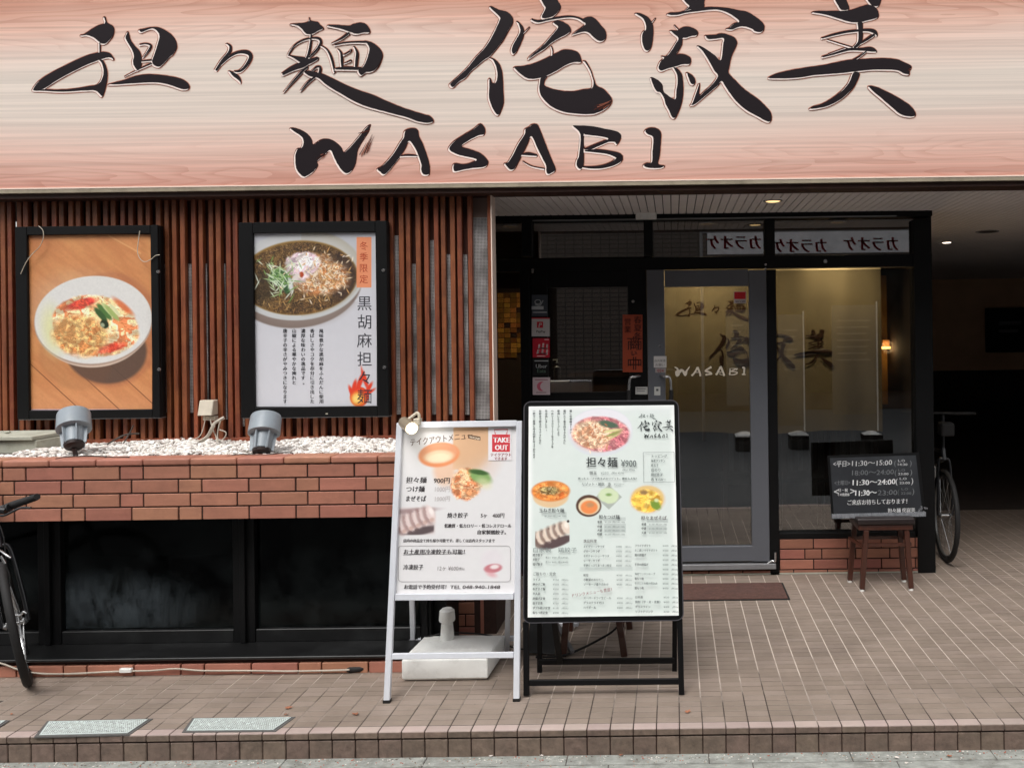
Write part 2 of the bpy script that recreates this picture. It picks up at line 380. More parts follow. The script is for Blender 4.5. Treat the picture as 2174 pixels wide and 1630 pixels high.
M['asphalt'] = mat('asphalt', (78, 80, 82), .95, var=.35, vs=90, bump=.8, bs=260)
M['trim'] = mat('trim', (158, 146, 126), .5, var=.12, vs=12, stretch=(.3, 1, 1), dirt=(92, 84, 70), dirt_amt=.5, dirt_s=6)
M['trim_edge'] = mat('trim_edge', (246, 222, 206), .4, var=.03)
M['rubber'] = mat('rubber', (22, 20, 20), .75, var=.2, vs=20, bump=.2)
M['bike_black'] = mat('bike_black', (26, 26, 28), .3, var=.1, coat=.3)
M['stool_wood'] = mat('stool_wood', (66, 34, 24), .35, var=.3, vs=9, stretch=(2, 2, .3), coat=.3)
M['leather'] = mat('leather', (34, 26, 26), .4, var=.2, vs=20, bump=.2)
M['mat_red'] = mat('doormat', (92, 64, 56), .95, var=.3, vs=30, bump=1, bs=300, dirt=(84, 62, 58), dirt_amt=.6, dirt_s=5)
M['curtain'] = mat('curtain', (172, 154, 118), .9, var=.22, vs=3.2, bump=.1, dirt=(130, 110, 76), dirt_amt=.7, dirt_s=1.6)
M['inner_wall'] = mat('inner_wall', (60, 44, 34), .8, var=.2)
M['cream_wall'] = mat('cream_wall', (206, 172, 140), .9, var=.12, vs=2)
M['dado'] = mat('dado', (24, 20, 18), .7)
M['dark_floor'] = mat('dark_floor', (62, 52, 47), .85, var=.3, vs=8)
M['cover'] = mat('meter_cover', (204, 214, 210), .5, metal=.2, var=.12, vs=30, bump=.2)
M['cover_frame'] = mat('meter_cover_frame', (98, 96, 94), .6, metal=.2)
M['leaf'] = mat('dry_leaf', (150, 98, 72), .8, var=.3, rnd=.3)
M['litter'] = mat('litter', (214, 204, 196), .8, var=.1, rnd=.1)
M['glass'] = glassmat('shop_glass', (.6, .6, .58), .16, 0, .04, (.35, .33, .3))
M['glass_dark'] = glassmat('cellar_glass', (.06, .06, .07), .02, .12, .16, (.10, .12, .12))
M['acrylic'] = glassmat('acrylic', (.97, .97, .97), .05, .12)
M['paper'] = printmat('printed_paper', .45)
M['lit'] = printmat('backlit_print', .35, emit=.12)
M['ink'] = printmat('ink', .5)
M['signprint'] = printmat('sign_ink', .45, spec=.12)
M['chalk'] = printmat('chalk_marker', .7, emit=0)

def tilemat():
    m, n, b = mk('paving_tile'); L = n.links.new
    geo = n.nodes.new('ShaderNodeNewGeometry'); mp = n.nodes.new('ShaderNodeVectorMath'); mp.operation = 'DIVIDE'; mp.inputs[1].default_value = (.0988, .05, 1)
    ad = n.nodes.new('ShaderNodeVectorMath'); ad.operation = 'SUBTRACT'; ad.inputs[1].default_value = (TX0, TY0, 0)
    L(geo.outputs['Position'], ad.inputs[0]); L(ad.outputs[0], mp.inputs[0])
    fl = n.nodes.new('ShaderNodeVectorMath'); fl.operation = 'FLOOR'; L(mp.outputs[0], fl.inputs[0])
    wn = n.nodes.new('ShaderNodeTexWhiteNoise'); wn.noise_dimensions = '2D'; L(fl.outputs[0], wn.inputs['Vector'])
    cr = n.nodes.new('ShaderNodeValToRGB'); cr.color_ramp.elements[0].color = rgb(136, 122, 110); cr.color_ramp.elements[1].color = rgb(147, 132, 121)
    e = cr.color_ramp.elements.new(.5); e.color = rgb(142, 127, 115); L(wn.outputs['Value'], cr.inputs[0])
    nz = n.nodes.new('ShaderNodeTexNoise'); nz.inputs['Scale'].default_value = 3; nz.inputs['Detail'].default_value = 7; nz.inputs['Roughness'].default_value = .7; L(geo.outputs['Position'], nz.inputs['Vector'])
    mr = n.nodes.new('ShaderNodeMapRange'); mr.inputs['From Min'].default_value = .3; mr.inputs['From Max'].default_value = .7; mr.inputs['To Min'].default_value = .80; mr.inputs['To Max'].default_value = 1.1; L(nz.outputs['Fac'], mr.inputs['Value'])
    h = n.nodes.new('ShaderNodeHueSaturation'); L(cr.outputs[0], h.inputs['Color']); L(mr.outputs[0], h.inputs['Value'])
    vo = n.nodes.new('ShaderNodeTexVoronoi'); vo.inputs['Scale'].default_value = 5.5; L(geo.outputs['Position'], vo.inputs['Vector'])
    wv = n.nodes.new('ShaderNodeTexWhiteNoise'); L(vo.outputs['Color'], wv.inputs['Vector'])
    sp = n.nodes.new('ShaderNodeMapRange'); sp.inputs['From Min'].default_value = .018; sp.inputs['From Max'].default_value = .034; sp.inputs['To Min'].default_value = .55; sp.inputs['To Max'].default_value = 0; L(vo.outputs['Distance'], sp.inputs['Value'])
    gt = n.nodes.new('ShaderNodeMath'); gt.operation = 'GREATER_THAN'; gt.inputs[1].default_value = .45; L(wv.outputs['Value'], gt.inputs[0])
    sm = n.nodes.new('ShaderNodeMath'); sm.operation = 'MULTIPLY'; L(sp.outputs[0], sm.inputs[0]); L(gt.outputs[0], sm.inputs[1])
    st_ = n.nodes.new('ShaderNodeTexNoise'); st_.inputs['Scale'].default_value = 1.3; st_.inputs['Detail'].default_value = 9; st_.inputs['Roughness'].default_value = .75; L(geo.outputs['Position'], st_.inputs['Vector'])
    s3 = n.nodes.new('ShaderNodeMapRange'); s3.inputs['From Min'].default_value = .52; s3.inputs['From Max'].default_value = .72; s3.inputs['To Max'].default_value = .45; L(st_.outputs['Fac'], s3.inputs['Value'])
    s4 = n.nodes.new('ShaderNodeMath'); s4.operation = 'MAXIMUM'; L(sm.outputs[0], s4.inputs[0]); L(s3.outputs[0], s4.inputs[1])
    fx_ = n.nodes.new('ShaderNodeMix'); fx_.data_type = 'RGBA'; L(s4.outputs[0], fx_.inputs['Factor']); L(h.outputs[0], fx_.inputs['A']); fx_.inputs['B'].default_value = rgb(96, 84, 78); L(fx_.outputs['Result'], b.inputs['Base Color'])
    b.inputs['Roughness'].default_value = .55
    n2 = n.nodes.new('ShaderNodeTexNoise'); n2.inputs['Scale'].default_value = 70; n2.inputs['Detail'].default_value = 4; L(geo.outputs['Position'], n2.inputs['Vector'])
    bp = n.nodes.new('ShaderNodeBump'); bp.inputs['Strength'].default_value = .25; bp.inputs['Distance'].default_value = .003; L(n2.outputs['Fac'], bp.inputs['Height']); L(bp.outputs[0], b.inputs['Normal'])
    return m
def groutmat():
    m, n, b = mk('paving_grout'); L = n.links.new
    geo = n.nodes.new('ShaderNodeNewGeometry'); sx = n.nodes.new('ShaderNodeSeparateXYZ'); L(geo.outputs['Position'], sx.inputs[0])
    nz = n.nodes.new('ShaderNodeTexNoise'); nz.inputs['Scale'].default_value = 4; nz.inputs['Detail'].default_value = 5; L(geo.outputs['Position'], nz.inputs['Vector'])
    a = n.nodes.new('ShaderNodeMath'); a.operation = 'MULTIPLY_ADD'; a.inputs[1].default_value = 1.6; L(nz.outputs['Fac'], a.inputs[0]); L(sx.outputs['Y'], a.inputs[2])
    mr = n.nodes.new('ShaderNodeMapRange'); mr.inputs['From Min'].default_value = 4.45; mr.inputs['From Max'].default_value = 5.0; L(a.outputs[0], mr.inputs['Value'])
    q1 = n.nodes.new('ShaderNodeMath'); q1.operation = 'SUBTRACT'; q1.inputs[1].default_value = TX0-.0034; L(sx.outputs['X'], q1.inputs[0])
    q2 = n.nodes.new('ShaderNodeMath'); q2.operation = 'FLOORED_MODULO'; q2.inputs[1].default_value = .0988; L(q1.outputs[0], q2.inputs[0])
    q3 = n.nodes.new('ShaderNodeMath'); q3.operation = 'LESS_THAN'; q3.inputs[1].default_value = .0068; L(q2.outputs[0], q3.inputs[0])
    q4 = n.nodes.new('ShaderNodeMath'); q4.operation = 'MULTIPLY'; L(q3.outputs[0], q4.inputs[0]); L(mr.outputs[0], q4.inputs[1]); mr = q4
    mx = n.nodes.new('ShaderNodeMix'); mx.data_type = 'RGBA'; mx.inputs['A'].default_value = rgb(70, 60, 54); mx.inputs['B'].default_value = rgb(204, 190, 178); L(mr.outputs[0], mx.inputs['Factor'])
    L(mx.outputs['Result'], b.inputs['Base Color']); b.inputs['Roughness'].default_value = .95
    return m
DK, DP, DC, DS, DD = 3.48, 4.092, 4.82, 4.70, 5.69          # kerb, planter face, slat cladding, fascia sign, shopfront
TX0, TY0 = .1067-.0988*40, DK+.052
M['tile'] = tilemat(); M['pgrout'] = groutmat()
M['kerb'] = mat('kerb_tile', (112, 95, 84), .7, var=.3, vs=30, bump=1, bs=45, rnd=.12, hue=.01, dirt=(96, 84, 74), dirt_amt=.5, dirt_s=8)
M['nosing'] = mat('nosing_tile', (172, 154, 147), .5, var=.08, vs=10, bump=.15, rnd=.1, hue=.01)

# ================================================================ the street and the pavement
ZS = -.112
g = MB(); g.box(-60, 60, -60, DK-.42, ZS-.3, ZS-.006); g.build('road', M['asphalt'], kind='structure')
gut = MB(); gut.box(-12, 12, DK-.42, DK+.02, ZS-.3, ZS-.004); go = gut.build('gutter', M['mortar'], kind='structure')
for row, (ya, yb) in enumerate(((DK-.072, DK+.004), (DK-.41, DK-.078))):
    for k in range(-6, 8):
        s = MB(); x = k*.6+.13+row*.18; s.box(x+.0015, x+.5985, ya, yb, ZS-.1, ZS); s.build('gutter_stone', M['gutter'], go, bevel=.002)
base = MB(); base.box(-14, 9, DK+.012, 15, -.16, -.0016)
pav = base.build('pavement', M['pgrout'], kind='structure')
tb = MB(); tb.box(.0027, .0988-.0027, .0018, .05-.0018, -.008, 0); tile_me = tb.mesh('paving_tile', .0009); tile_me.materials.append(M['tile'])
XR = P(905, 1040, DP).x                                      # right end of the planter
rest = MB(); cnt = 0; covers = [(-2.76, -2.515, 3.51, 3.625)]
for r in range(0, 96):
    y = TY0+r*.05
    for k in range(-4, 76):
        x = TX0+k*.0988
        if y > DP+.2 and x < XR-.3: continue
        if y > DD+.02 and x < 1.72: continue
        px = VX+x*F/y
        if px < -60 or px > 2240: continue
        if cnt < 300:
            inst(tile_me, 'paving_tile', (x, y, random.uniform(-.0004, .0004)), pav); cnt += 1
        else:
            dz = random.uniform(-.0005, .0004)
            rest.add([(x+.0027, y+.0018, dz), (x+.0961, y+.0018, dz), (x+.0961, y+.0482, dz), (x+.0027, y+.0482, dz), (x+.0027, y+.0018, -.004), (x+.0961, y+.0018, -.004), (x+.0961, y+.0482, -.004), (x+.0027, y+.0482, -.004)],
                     [(0, 1, 2, 3), (0, 4, 5, 1), (1, 5, 6, 2), (2, 6, 7, 3), (3, 7, 4, 0)])
rest.build('paving_tiles', M['tile'], pav, kind='stuff')
# floor deep in the passage, with the shade there put into its colour
df = MB(); df.box(1.7, 9, 7.6, 15, -.05, .003); df.build('shaded_passage_floor', M['dark_floor'], kind='structure')
# kerb: nosing course and riser course
kb = MB(); kb.box(-14, 9, DK+.01, DK+.06, -.16, -.0035); kerb = kb.build('kerb', M['mortar'], kind='structure')
n1 = MB(); n1.box(.0020, .0966, 0, .05, -.028, 0); nose_me = n1.mesh('kerb_nosing', .0035, seg=2); nose_me.materials.append(M['nosing'])
n3 = MB(); n3.box(.0022, .0966, -.0012, .02, -.0285, -.0045); nf = n3.mesh('kerb_edge_tile', .001); nf.materials.append(M['kerb'])
n2 = MB(); n2.box(.0022, .0966, .003, .03, ZS-.01, -.0375); rise_me = n2.mesh('kerb_riser', .003); rise_me.materials.append(M['kerb'])
for k in range(-5, 60):
    x = TX0+k*.0988
    inst(nose_me, 'kerb_nosing', (x, DK, random.uniform(-.0004, .0005)), kerb)
    inst(nf, 'kerb_edge_tile', (x, DK, 0), kerb)
    inst(rise_me, 'kerb_riser', (x, DK+random.uniform(-.001, .001), 0), kerb)

# meter covers set in the pavement
def cover(pts, label):
    q = [G(a, b, .004) for a, b in pts]; t = thing('meter_cover', label, 'meter cover', (q[0]+q[2])/2, 'metal covers let into the pavement')
    c = (q[0]+q[1]+q[2]+q[3])/4
    def ring(k, z): return [c+(p-c)*k+Vector((0, 0, z)) for p in q]
    f = MB(); f.prism(ring(1.0, -.006), (0, 0, .005)); f.build('frame', M['cover_frame'], t)
    x0, x1 = q[0].x, q[1].x; w_ = x1-x0; sk = q[3].x-q[0].x
    f = MB(); i = ring(1, 0); ix = [c+Vector(((p.x-c.x)*.93, (p.y-c.y)*.84, 0)) for p in q]; f.prism(ix, (0, 0, .0025)); f.build('lid', M['cover'], t)
    rb = MB()
    a, b, d_, e_ = [c+Vector(((p.x-c.x)*.9, (p.y-c.y)*.76, .0026)) for p in q]
    for i in range(46):
        for j in range(9):
            u, v = (i+.5)/46, (j+.5)/9
            if random.random() < .06: continue
            p = (a*(1-u)+b*u)*(1-v)+(e_*(1-u)+d_*u)*v; an = .8 if (i//2+j//2) % 2 else -.8
            dx, dy = math.cos(an)*.0042, math.sin(an)*.0042
            rb.add([p+Vector((-dx, -dy, 0)), p+Vector((dy*.5, -dx*.5, 0)), p+Vector((dx, dy, 0)), p+Vector((-dy*.4, dx*.4, 0)), p+Vector((0, 0, .0022))], [(0, 1, 4), (1, 2, 4), (2, 3, 4), (3, 0, 4)])
    rb.build('tread_pattern', M['cover_frame'], t, kind='stuff'); return t
cover([(100, 1529), (325, 1524), (275, 1558), (72, 1563)], 'pale metal meter cover in the pavement in front of the bicycle wheel')
cover([(408, 1523), (628, 1520), (585, 1551), (386, 1553)], 'pale metal meter cover nearest the white stand, with dark marks on its tread')
cover([(-190, 1534), (22, 1527), (-8, 1546), (-230, 1560)], 'meter cover cut off by the left edge of the view')

# ================================================================ bricks
bl = MB(); bl.box(-.1135, .1135, 0, .03, -.0305, .0305); BL = bl.mesh('brick', .0018); BL.materials.append(M['brick'])
bs = MB(); bs.box(-.0546, .0546, 0, .03, -.0305, .0305); BS = bs.mesh('brick', .0018); BS.materials.append(M['brick'])
BLd, BSd = BL.copy(), BS.copy()
for m_ in (BLd, BSd): m_.materials.clear(); m_.materials.append(M['brick_dark'])
def bricks(parent, x0, x1, start, seq, z, y, dark=False, h=1.0, turn=False):
    """one course of long (L) and short (S) faces from x0 to x1; start is where the sequence begins"""
    x, i = start, 0
    while x < x1-.02:
        L_ = .235 if seq[i % len(seq)] == 'L' else .1175
        a, b = max(x, x0), min(x+L_, x1)
        if b-a > .02:
            full = .227 if L_ > .2 else .1092
            me = (BLd if L_ > .2 else BSd) if dark else (BL if L_ > .2 else BS)
            wv = (b-a-.008)/full
            inst(me, 'brick', ((a+b)/2, y+random.uniform(-.0012, .0012), z), parent, scale=(wv, 1, h))
        x += L_; i += 1
# ---- raised planter
XL = -3.9
zt = P(400, 972.4, DP).z
t = thing('brick_planter', 'long red brick planter wall filled with white pebbles below the slatted wall', 'planter', (XL/2+XR/2, DP+.35, 0))
b = MB(); b.box(XL, XR-.004, DP+.006, DP+.16, zt-.30, zt-.012); b.box(XR-.16, XR-.004, DP+.17, DC+.02, zt-.30, zt-.012); b.box(XL, XR-.16, DP+.17, DC+.1, zt-.30, zt-.1)
b.build('core', M['mortar'], t)
z = zt-.036-.0343
jA, jB = P(4.7, 1000, DP).x, P(29.7, 1030, DP).x
for i in range(4):
    st, sq = (jA, 'SLL') if i % 2 == 0 else (jB, 'LSL')
    bricks(t, XL, XR, st-.5875*2, sq, z-i*.0687, DP)
# right end return of the planter
for i in range(4):
    for k in range(3):
        inst(BL if (k+i) % 2 else BS, 'brick', (XR, DP+.16+k*.2, z-i*.0687), t, rot=(0, 0, math.pi/2), scale=(.82, 1, 1))
cp = MB(); cp.box(.002, .233, 0, .13, -.034, 0); CP = cp.mesh('coping_tile', .009, seg=3, smooth=40); CP.materials.append(M['brick'])
for k in range(-5, 12):
    x = P(5, 980, DP).x+k*.235
    if XL-.2 < x < XR: inst(CP, 'coping_tile', (x, DP-.006, zt+random.uniform(-.001, .001)), t, scale=(min(1, (XR-x)/.235), 1, 1))
# pebbles: dense white crushed stone, one object
pb = bmesh.new(); bmesh.ops.create_icosphere(pb, subdivisions=1, radius=1); iv = np.array([v.co[:] for v in pb.verts]); fv = [tuple(v.index for v in f.verts) for f in pb.faces]; pb.free()
st = MB(); cnt = 0
for i in range(6400):
    x, y = random.uniform(XL+.4, XR-.02), random.uniform(DP+.125, DC+.05)
    s_ = random.uniform(.008, .017); sc = np.array([s_*random.uniform(.8, 1.5), s_*random.uniform(.7, 1.1), s_*random.uniform(.45, .75)])
    ang = random.uniform(0, 6.28); v = iv*sc*(1+.3*(rng.rand(12, 1)-.5)); c_, s2 = math.cos(ang), math.sin(ang)
    v = np.stack([v[:, 0]*c_-v[:, 1]*s2, v[:, 0]*s2+v[:, 1]*c_, v[:, 2]+.25*v[:, 0]*random.uniform(-1, 1)], 1)
    zz = zt-.012+random.uniform(-.006, .012)+.012*math.sin(x*7)*math.sin(y*9)
    g_ = random.choice([(224, 220, 214), (232, 228, 222), (214, 208, 200), (198, 190, 184), (236, 232, 228), (170, 160, 154)])
    st.add((v+np.array([x, y, zz])).tolist(), fv, tuple(lin(g_)))
m_ = printmat('pebble', .8, grain=.12); o = st.build('white_pebbles', m_, t, kind='stuff')
sl = MB(); sl.box(XL+.3, XR-.16, DP+.13, DC+.1, zt-.09, zt-.016); sl.build('pebble_bed', mat('pebble_bed', (150, 142, 134), .9, var=.4, vs=70, bump=1, bs=120), t)

# ---- cellar windows under the planter
zb = z-3*.0687-.0343
DW = 4.30
t = thing('cellar_window', 'black framed cellar window band recessed under the brick planter', 'window', (-2.2, DW, .4))
fr = MB(); fr.box(XL, XR+.02, DW+.05, DW+.3, 0, zb-.01); fr.build('dark_back', M['black_frame'], t)
fr = MB(); fr.box(XL, XR-.01, DP+.03, DW+.1, zb-.0, zb+.02); fr.build('lintel', M['black_paint'], t)
zsill0, zsill1 = P(400, 1395, DP).z, P(400, 1369, DW-.04).z
fr = MB(); fr.add([(XL, DP-.006, zsill0), (XR+.01, DP-.006, zsill0), (XR+.01, DW+.05, zsill1), (XL, DW+.05, zsill1), (XL, DP-.006, zsill0-.014), (XR+.01, DP-.006, zsill0-.014), (XR+.01, DW+.05, zsill0-.014), (XL, DW+.05, zsill0-.014)],
                 [(0, 1, 2, 3), (4, 7, 6, 5), (0, 4, 5, 1), (1, 5, 6, 2), (2, 6, 7, 3), (3, 7, 4, 0)]); fr.build('sill', M['black_paint'], t, bevel=.003)
ztr = P(400, 1336, DW).z; zt2 = zb

def dustmat():
    m = bpy.data.materials.new('dusty_film'); m.use_nodes = True; n = m.node_tree; n.nodes.clear(); L = n.links.new
    o = n.nodes.new('ShaderNodeOutputMaterial'); t_ = n.nodes.new('ShaderNodeBsdfTransparent'); d = n.nodes.new('ShaderNodeBsdfDiffuse'); d.inputs[0].default_value = (.15, .18, .2, 1)
    g_ = n.nodes.new('ShaderNodeNewGeometry'); cx_ = P(225, 1290, DW)
    a = n.nodes.new('ShaderNodeVectorMath'); a.operation = 'SUBTRACT'; a.inputs[1].default_value = cx_; L(g_.outputs['Position'], a.inputs[0])
    b_ = n.nodes.new('ShaderNodeVectorMath'); b_.operation = 'MULTIPLY'; b_.inputs[1].default_value = (1.7, 0, 4.6); L(a.outputs[0], b_.inputs[0])
    l_ = n.nodes.new('ShaderNodeVectorMath'); l_.operation = 'LENGTH'; L(b_.outputs[0], l_.inputs[0])
    r1 = n.nodes.new('ShaderNodeMapRange'); r1.inputs['From Min'].default_value = .0; r1.inputs['From Max'].default_value = .95; r1.inputs['To Min'].default_value = 1; r1.inputs['To Max'].default_value = 0; L(l_.outputs['Value'], r1.inputs['Value'])
    mp = n.nodes.new('ShaderNodeMapping'); mp.inputs['Scale'].default_value = (9, 1, 4); L(g_.outputs['Position'], mp.inputs['Vector']); nz = n.nodes.new('ShaderNodeTexNoise'); nz.inputs['Scale'].default_value = 1.3; nz.inputs['Detail'].default_value = 9; nz.inputs['Roughness'].default_value = .75; L(mp.outputs[0], nz.inputs['Vector'])
    r2 = n.nodes.new('ShaderNodeMapRange'); r2.inputs['From Min'].default_value = .38; r2.inputs['From Max'].default_value = .68; r2.inputs['To Max'].default_value = .36; L(nz.outputs['Fac'], r2.inputs['Value'])
    mu = n.nodes.new('ShaderNodeMath'); mu.operation = 'MULTIPLY'; L(r1.outputs[0], mu.inputs[0]); L(r2.outputs[0], mu.inputs[1])
    mx = n.nodes.new('ShaderNodeMixShader'); L(mu.outputs[0], mx.inputs[0]); L(t_.outputs[0], mx.inputs[1]); L(d.outputs[0], mx.inputs[2]); L(mx.outputs[0], o.inputs[0]); return m
M['dust'] = dustmat()
fr = MB()
for a, c in ((-330, -260), (84, 132), (497, 543), (893, 915)):
    X0, X1, _, _ = R(a, 1100, c, 1360, DW); fr = MB(); fr.box(X0, X1, DW-.012, DW+.03, zsill1, zt2); fr.build('mullion', M['black_frame'], t, bevel=.002)
    fr = MB(); xm = (X0+X1)/2; fr.box(xm-.014, xm+.014, DW-.03, DW-.0125, zsill1+.004, zt2); fr.build('mullion_bead', M['black_frame'], t, bevel=.002)
for a, c in ((-260, 84), (132, 497), (543, 893)):
    X0, X1, _, _ = R(a, 1100, c, 1360, DW)
    fr = MB(); fr.box(X0+.001, X1-.001, DW-.008, DW+.028, zsill1, ztr); fr.build('bottom_rail', M['black_paint'], t, bevel=.003)
    fr = MB(); fr.box(X0+.001, X1-.001, DW+.02, DW+.026, ztr+.001, zt2); fr.build('pane', M['glass_dark'], t)
X0, X1, Z0, Z1 = R(134, 1180, 495, 1334, DW); fr = MB(); fr.box(X0, X1, DW+.0172, DW+.0182, Z0, Z1); fr.build('dust_film', M['dust'], t)
fr = MB(); fr.box(XL, XR+.008, DP+.02, DW+.05, 0, zsill0-.015); fr.build('footing_core', M['mortar'], t)
t2 = thing('brick_footing', 'single course of red bricks at the foot of the black cellar windows', 'wall', (-2.3, DP, 0))
bricks(t2, XL, P(905, 1410, DP).x, jB-.5875*2, 'LSL', .027, DP, h=.86)

# ---- brick pier behind the stands
t = thing('brick_pier', 'short dark red brick pier seen through the legs of the white stand', 'wall', (-1.2, 4.6, 0))
px0, px1 = P(918, 1300, 4.6).x, P(1008, 1300, 4.6).x
b = MB(); b.box(px0, px1+.12, 4.606, 4.9, 0, zb+.25); b.build('core', M['mortar'], t)
for i in range(6):
    z_ = P(950, 1345, 4.6).z+.004+i*.07
    bricks(t, px0, px1, px0-(.05 if i % 2 else .11), 'LS' if i % 2 else 'LL', z_, 4.6, dark=True)
b = MB(); b.cyl((px1+.04, 4.66, 0), (px1+.04, 4.66, zb+.2), .055, n=20); b.build('rounded_corner', M['brick_dark'], t, smooth=60)

# ================================================================ slatted cladding
xr_c = P(1047, 660, DC).x
ztc = P(600, 408, DC).z
t = thing('slatted_wall', 'wall of narrow red brown vertical timber slats with wire mesh behind', 'wall', (-2, DC, zt))
b = MB(); b.box(XL, xr_c-.006, DC+.05, DC+.08, 0.02, ztc+.3); b.build('backing_board', M['back_dark'], t)
sx = [7, 21, 41.6, 56, 78, 94, 115, 130.6, 152, 166, 188.5, 203, 224, 240.5, 262, 278, 299, 314, 337, 353.4, 371, 388.8, 412, 426, 447.6, 464.5, 484.6, 500.5, 520.6, 535, 557.6, 572, 591.5, 608, 629.6, 644, 666, 681, 703.6, 719.5, 739.6, 755.5, 777.7, 792.5, 813.7, 831, 852.7, 867.7, 889, 906, 927.4, 941.7, 962, 976.8, 999, 1041.6, -8, -22, -43]
for i, xp in enumerate(sx):
    xx = P(xp, 640, DC).x; wd = random.uniform(.024, .029); dp = random.choice([0, .006]) + random.uniform(0, .003)
    s = MB(); s.box(xx-wd/2, xx+wd/2, DC+dp, DC+.035+dp, zt-.045 if xp < 905 else .28, ztc-.022)
    s.build('slat', M['slat'], t, bevel=.002)
    if 400 < xp < 830 or 860 < xp < 1000 and i % 3 == 0:
        for kz in range(2):
            zk = random.uniform(zt+.05, ztc-.15); kn = MB(); kn.ball((xx+random.uniform(-.003, .003), DC+dp, zk), .007, sc=(1, .16, 1.5)); kn.build('knot', M['slat'], t, kind='stuff')
s = MB(); s.box(XL, xr_c-.004, DC-.004, DC+.03, ztc-.021, ztc+.012); s.build('top_rail', M['slat'], t, bevel=.002)
s = MB(); s.box(XL, XR-.16, DC-.003, DC+.04, zt-.03, zt+.012); s.build('bottom_rail', M['slat'], t, bevel=.002)
s = MB(); s.box(xr_c-.005, xr_c+.001, DC-.012, DC+.09, .28, ztc+.01); s.build('corner_bead', M['trim_edge'], t)
# wire mesh: brick-texture grid on thin strips
def meshmat():
    m, n, b_ = mk('wire_mesh'); L = n.links.new; g_ = n.nodes.new('ShaderNodeNewGeometry'); s_ = n.nodes.new('ShaderNodeSeparateXYZ'); L(g_.outputs['Position'], s_.inputs[0])
    def grid(sock, pitch):
        d = n.nodes.new('ShaderNodeMath'); d.operation = 'DIVIDE'; d.inputs[1].default_value = pitch; L(sock, d.inputs[0])
        f = n.nodes.new('ShaderNodeMath'); f.operation = 'FRACT'; L(d.outputs[0], f.inputs[0]); c = n.nodes.new('ShaderNodeMath'); c.operation = 'GREATER_THAN'; c.inputs[1].default_value = .62; L(f.outputs[0], c.inputs[0]); return c
    a, c = grid(s_.outputs['X'], .0085), grid(s_.outputs['Z'], .0085); mx = n.nodes.new('ShaderNodeMath'); mx.operation = 'MAXIMUM'; L(a.outputs[0], mx.inputs[0]); L(c.outputs[0], mx.inputs[1])
    nz = n.nodes.new('ShaderNodeTexNoise'); nz.inputs['Scale'].default_value = 7; nz.inputs['Detail'].default_value = 6; L(g_.outputs['Position'], nz.inputs['Vector'])
    mr = n.nodes.new('ShaderNodeMapRange'); mr.inputs['From Min'].default_value = .35; mr.inputs['From Max'].default_value = .65; mr.inputs['To Min'].default_value = .3; mr.inputs['To Max'].default_value = 1; L(nz.outputs['Fac'], mr.inputs['Value'])
    mu = n.nodes.new('ShaderNodeMath'); mu.operation = 'MULTIPLY'; L(mx.outputs[0], mu.inputs[0]); L(mr.outputs[0], mu.inputs[1])
    cm = n.nodes.new('ShaderNodeMix'); cm.data_type = 'RGBA'; cm.inputs['A'].default_value = rgb(52, 46, 44); cm.inputs['B'].default_value = rgb(196, 192, 190); L(mu.outputs[0], cm.inputs['Factor']); L(cm.outputs['Result'], b_.inputs['Base Color'])
    b_.inputs['Roughness'].default_value = .55; b_.inputs['Metallic'].default_value = .2; return m
M['mesh'] = meshmat()
for a, c, y0, y1 in ((398, 408, 560, 876), (432, 441, 560, 876), (472, 480, 560, 890), (508, 516, 500, 905), (837, 848, 500, 880), (873, 884, 560, 876), (910, 923, 510, 880), (947, 958, 540, 880), (982, 994, 540, 880), (1003, 1037, 462, 890), (350, 356, 560, 876)):
    X0, X1, Z0, Z1 = R(a, y0, c, y1, DC+.03); s = MB(); s.box(X0, X1, DC+.034, DC+.036, Z0, Z1); s.build('wire_mesh', M['mesh'], t)
X0, X1, Z0, Z1 = R(1001, 420, 1039, 470, DC+.03); s = MB(); s.box(X0, X1, DC+.036, DC+.04, Z0-.6, Z1); s.build('plywood_strip', mat('plywood', (104, 84, 76), .7), t)

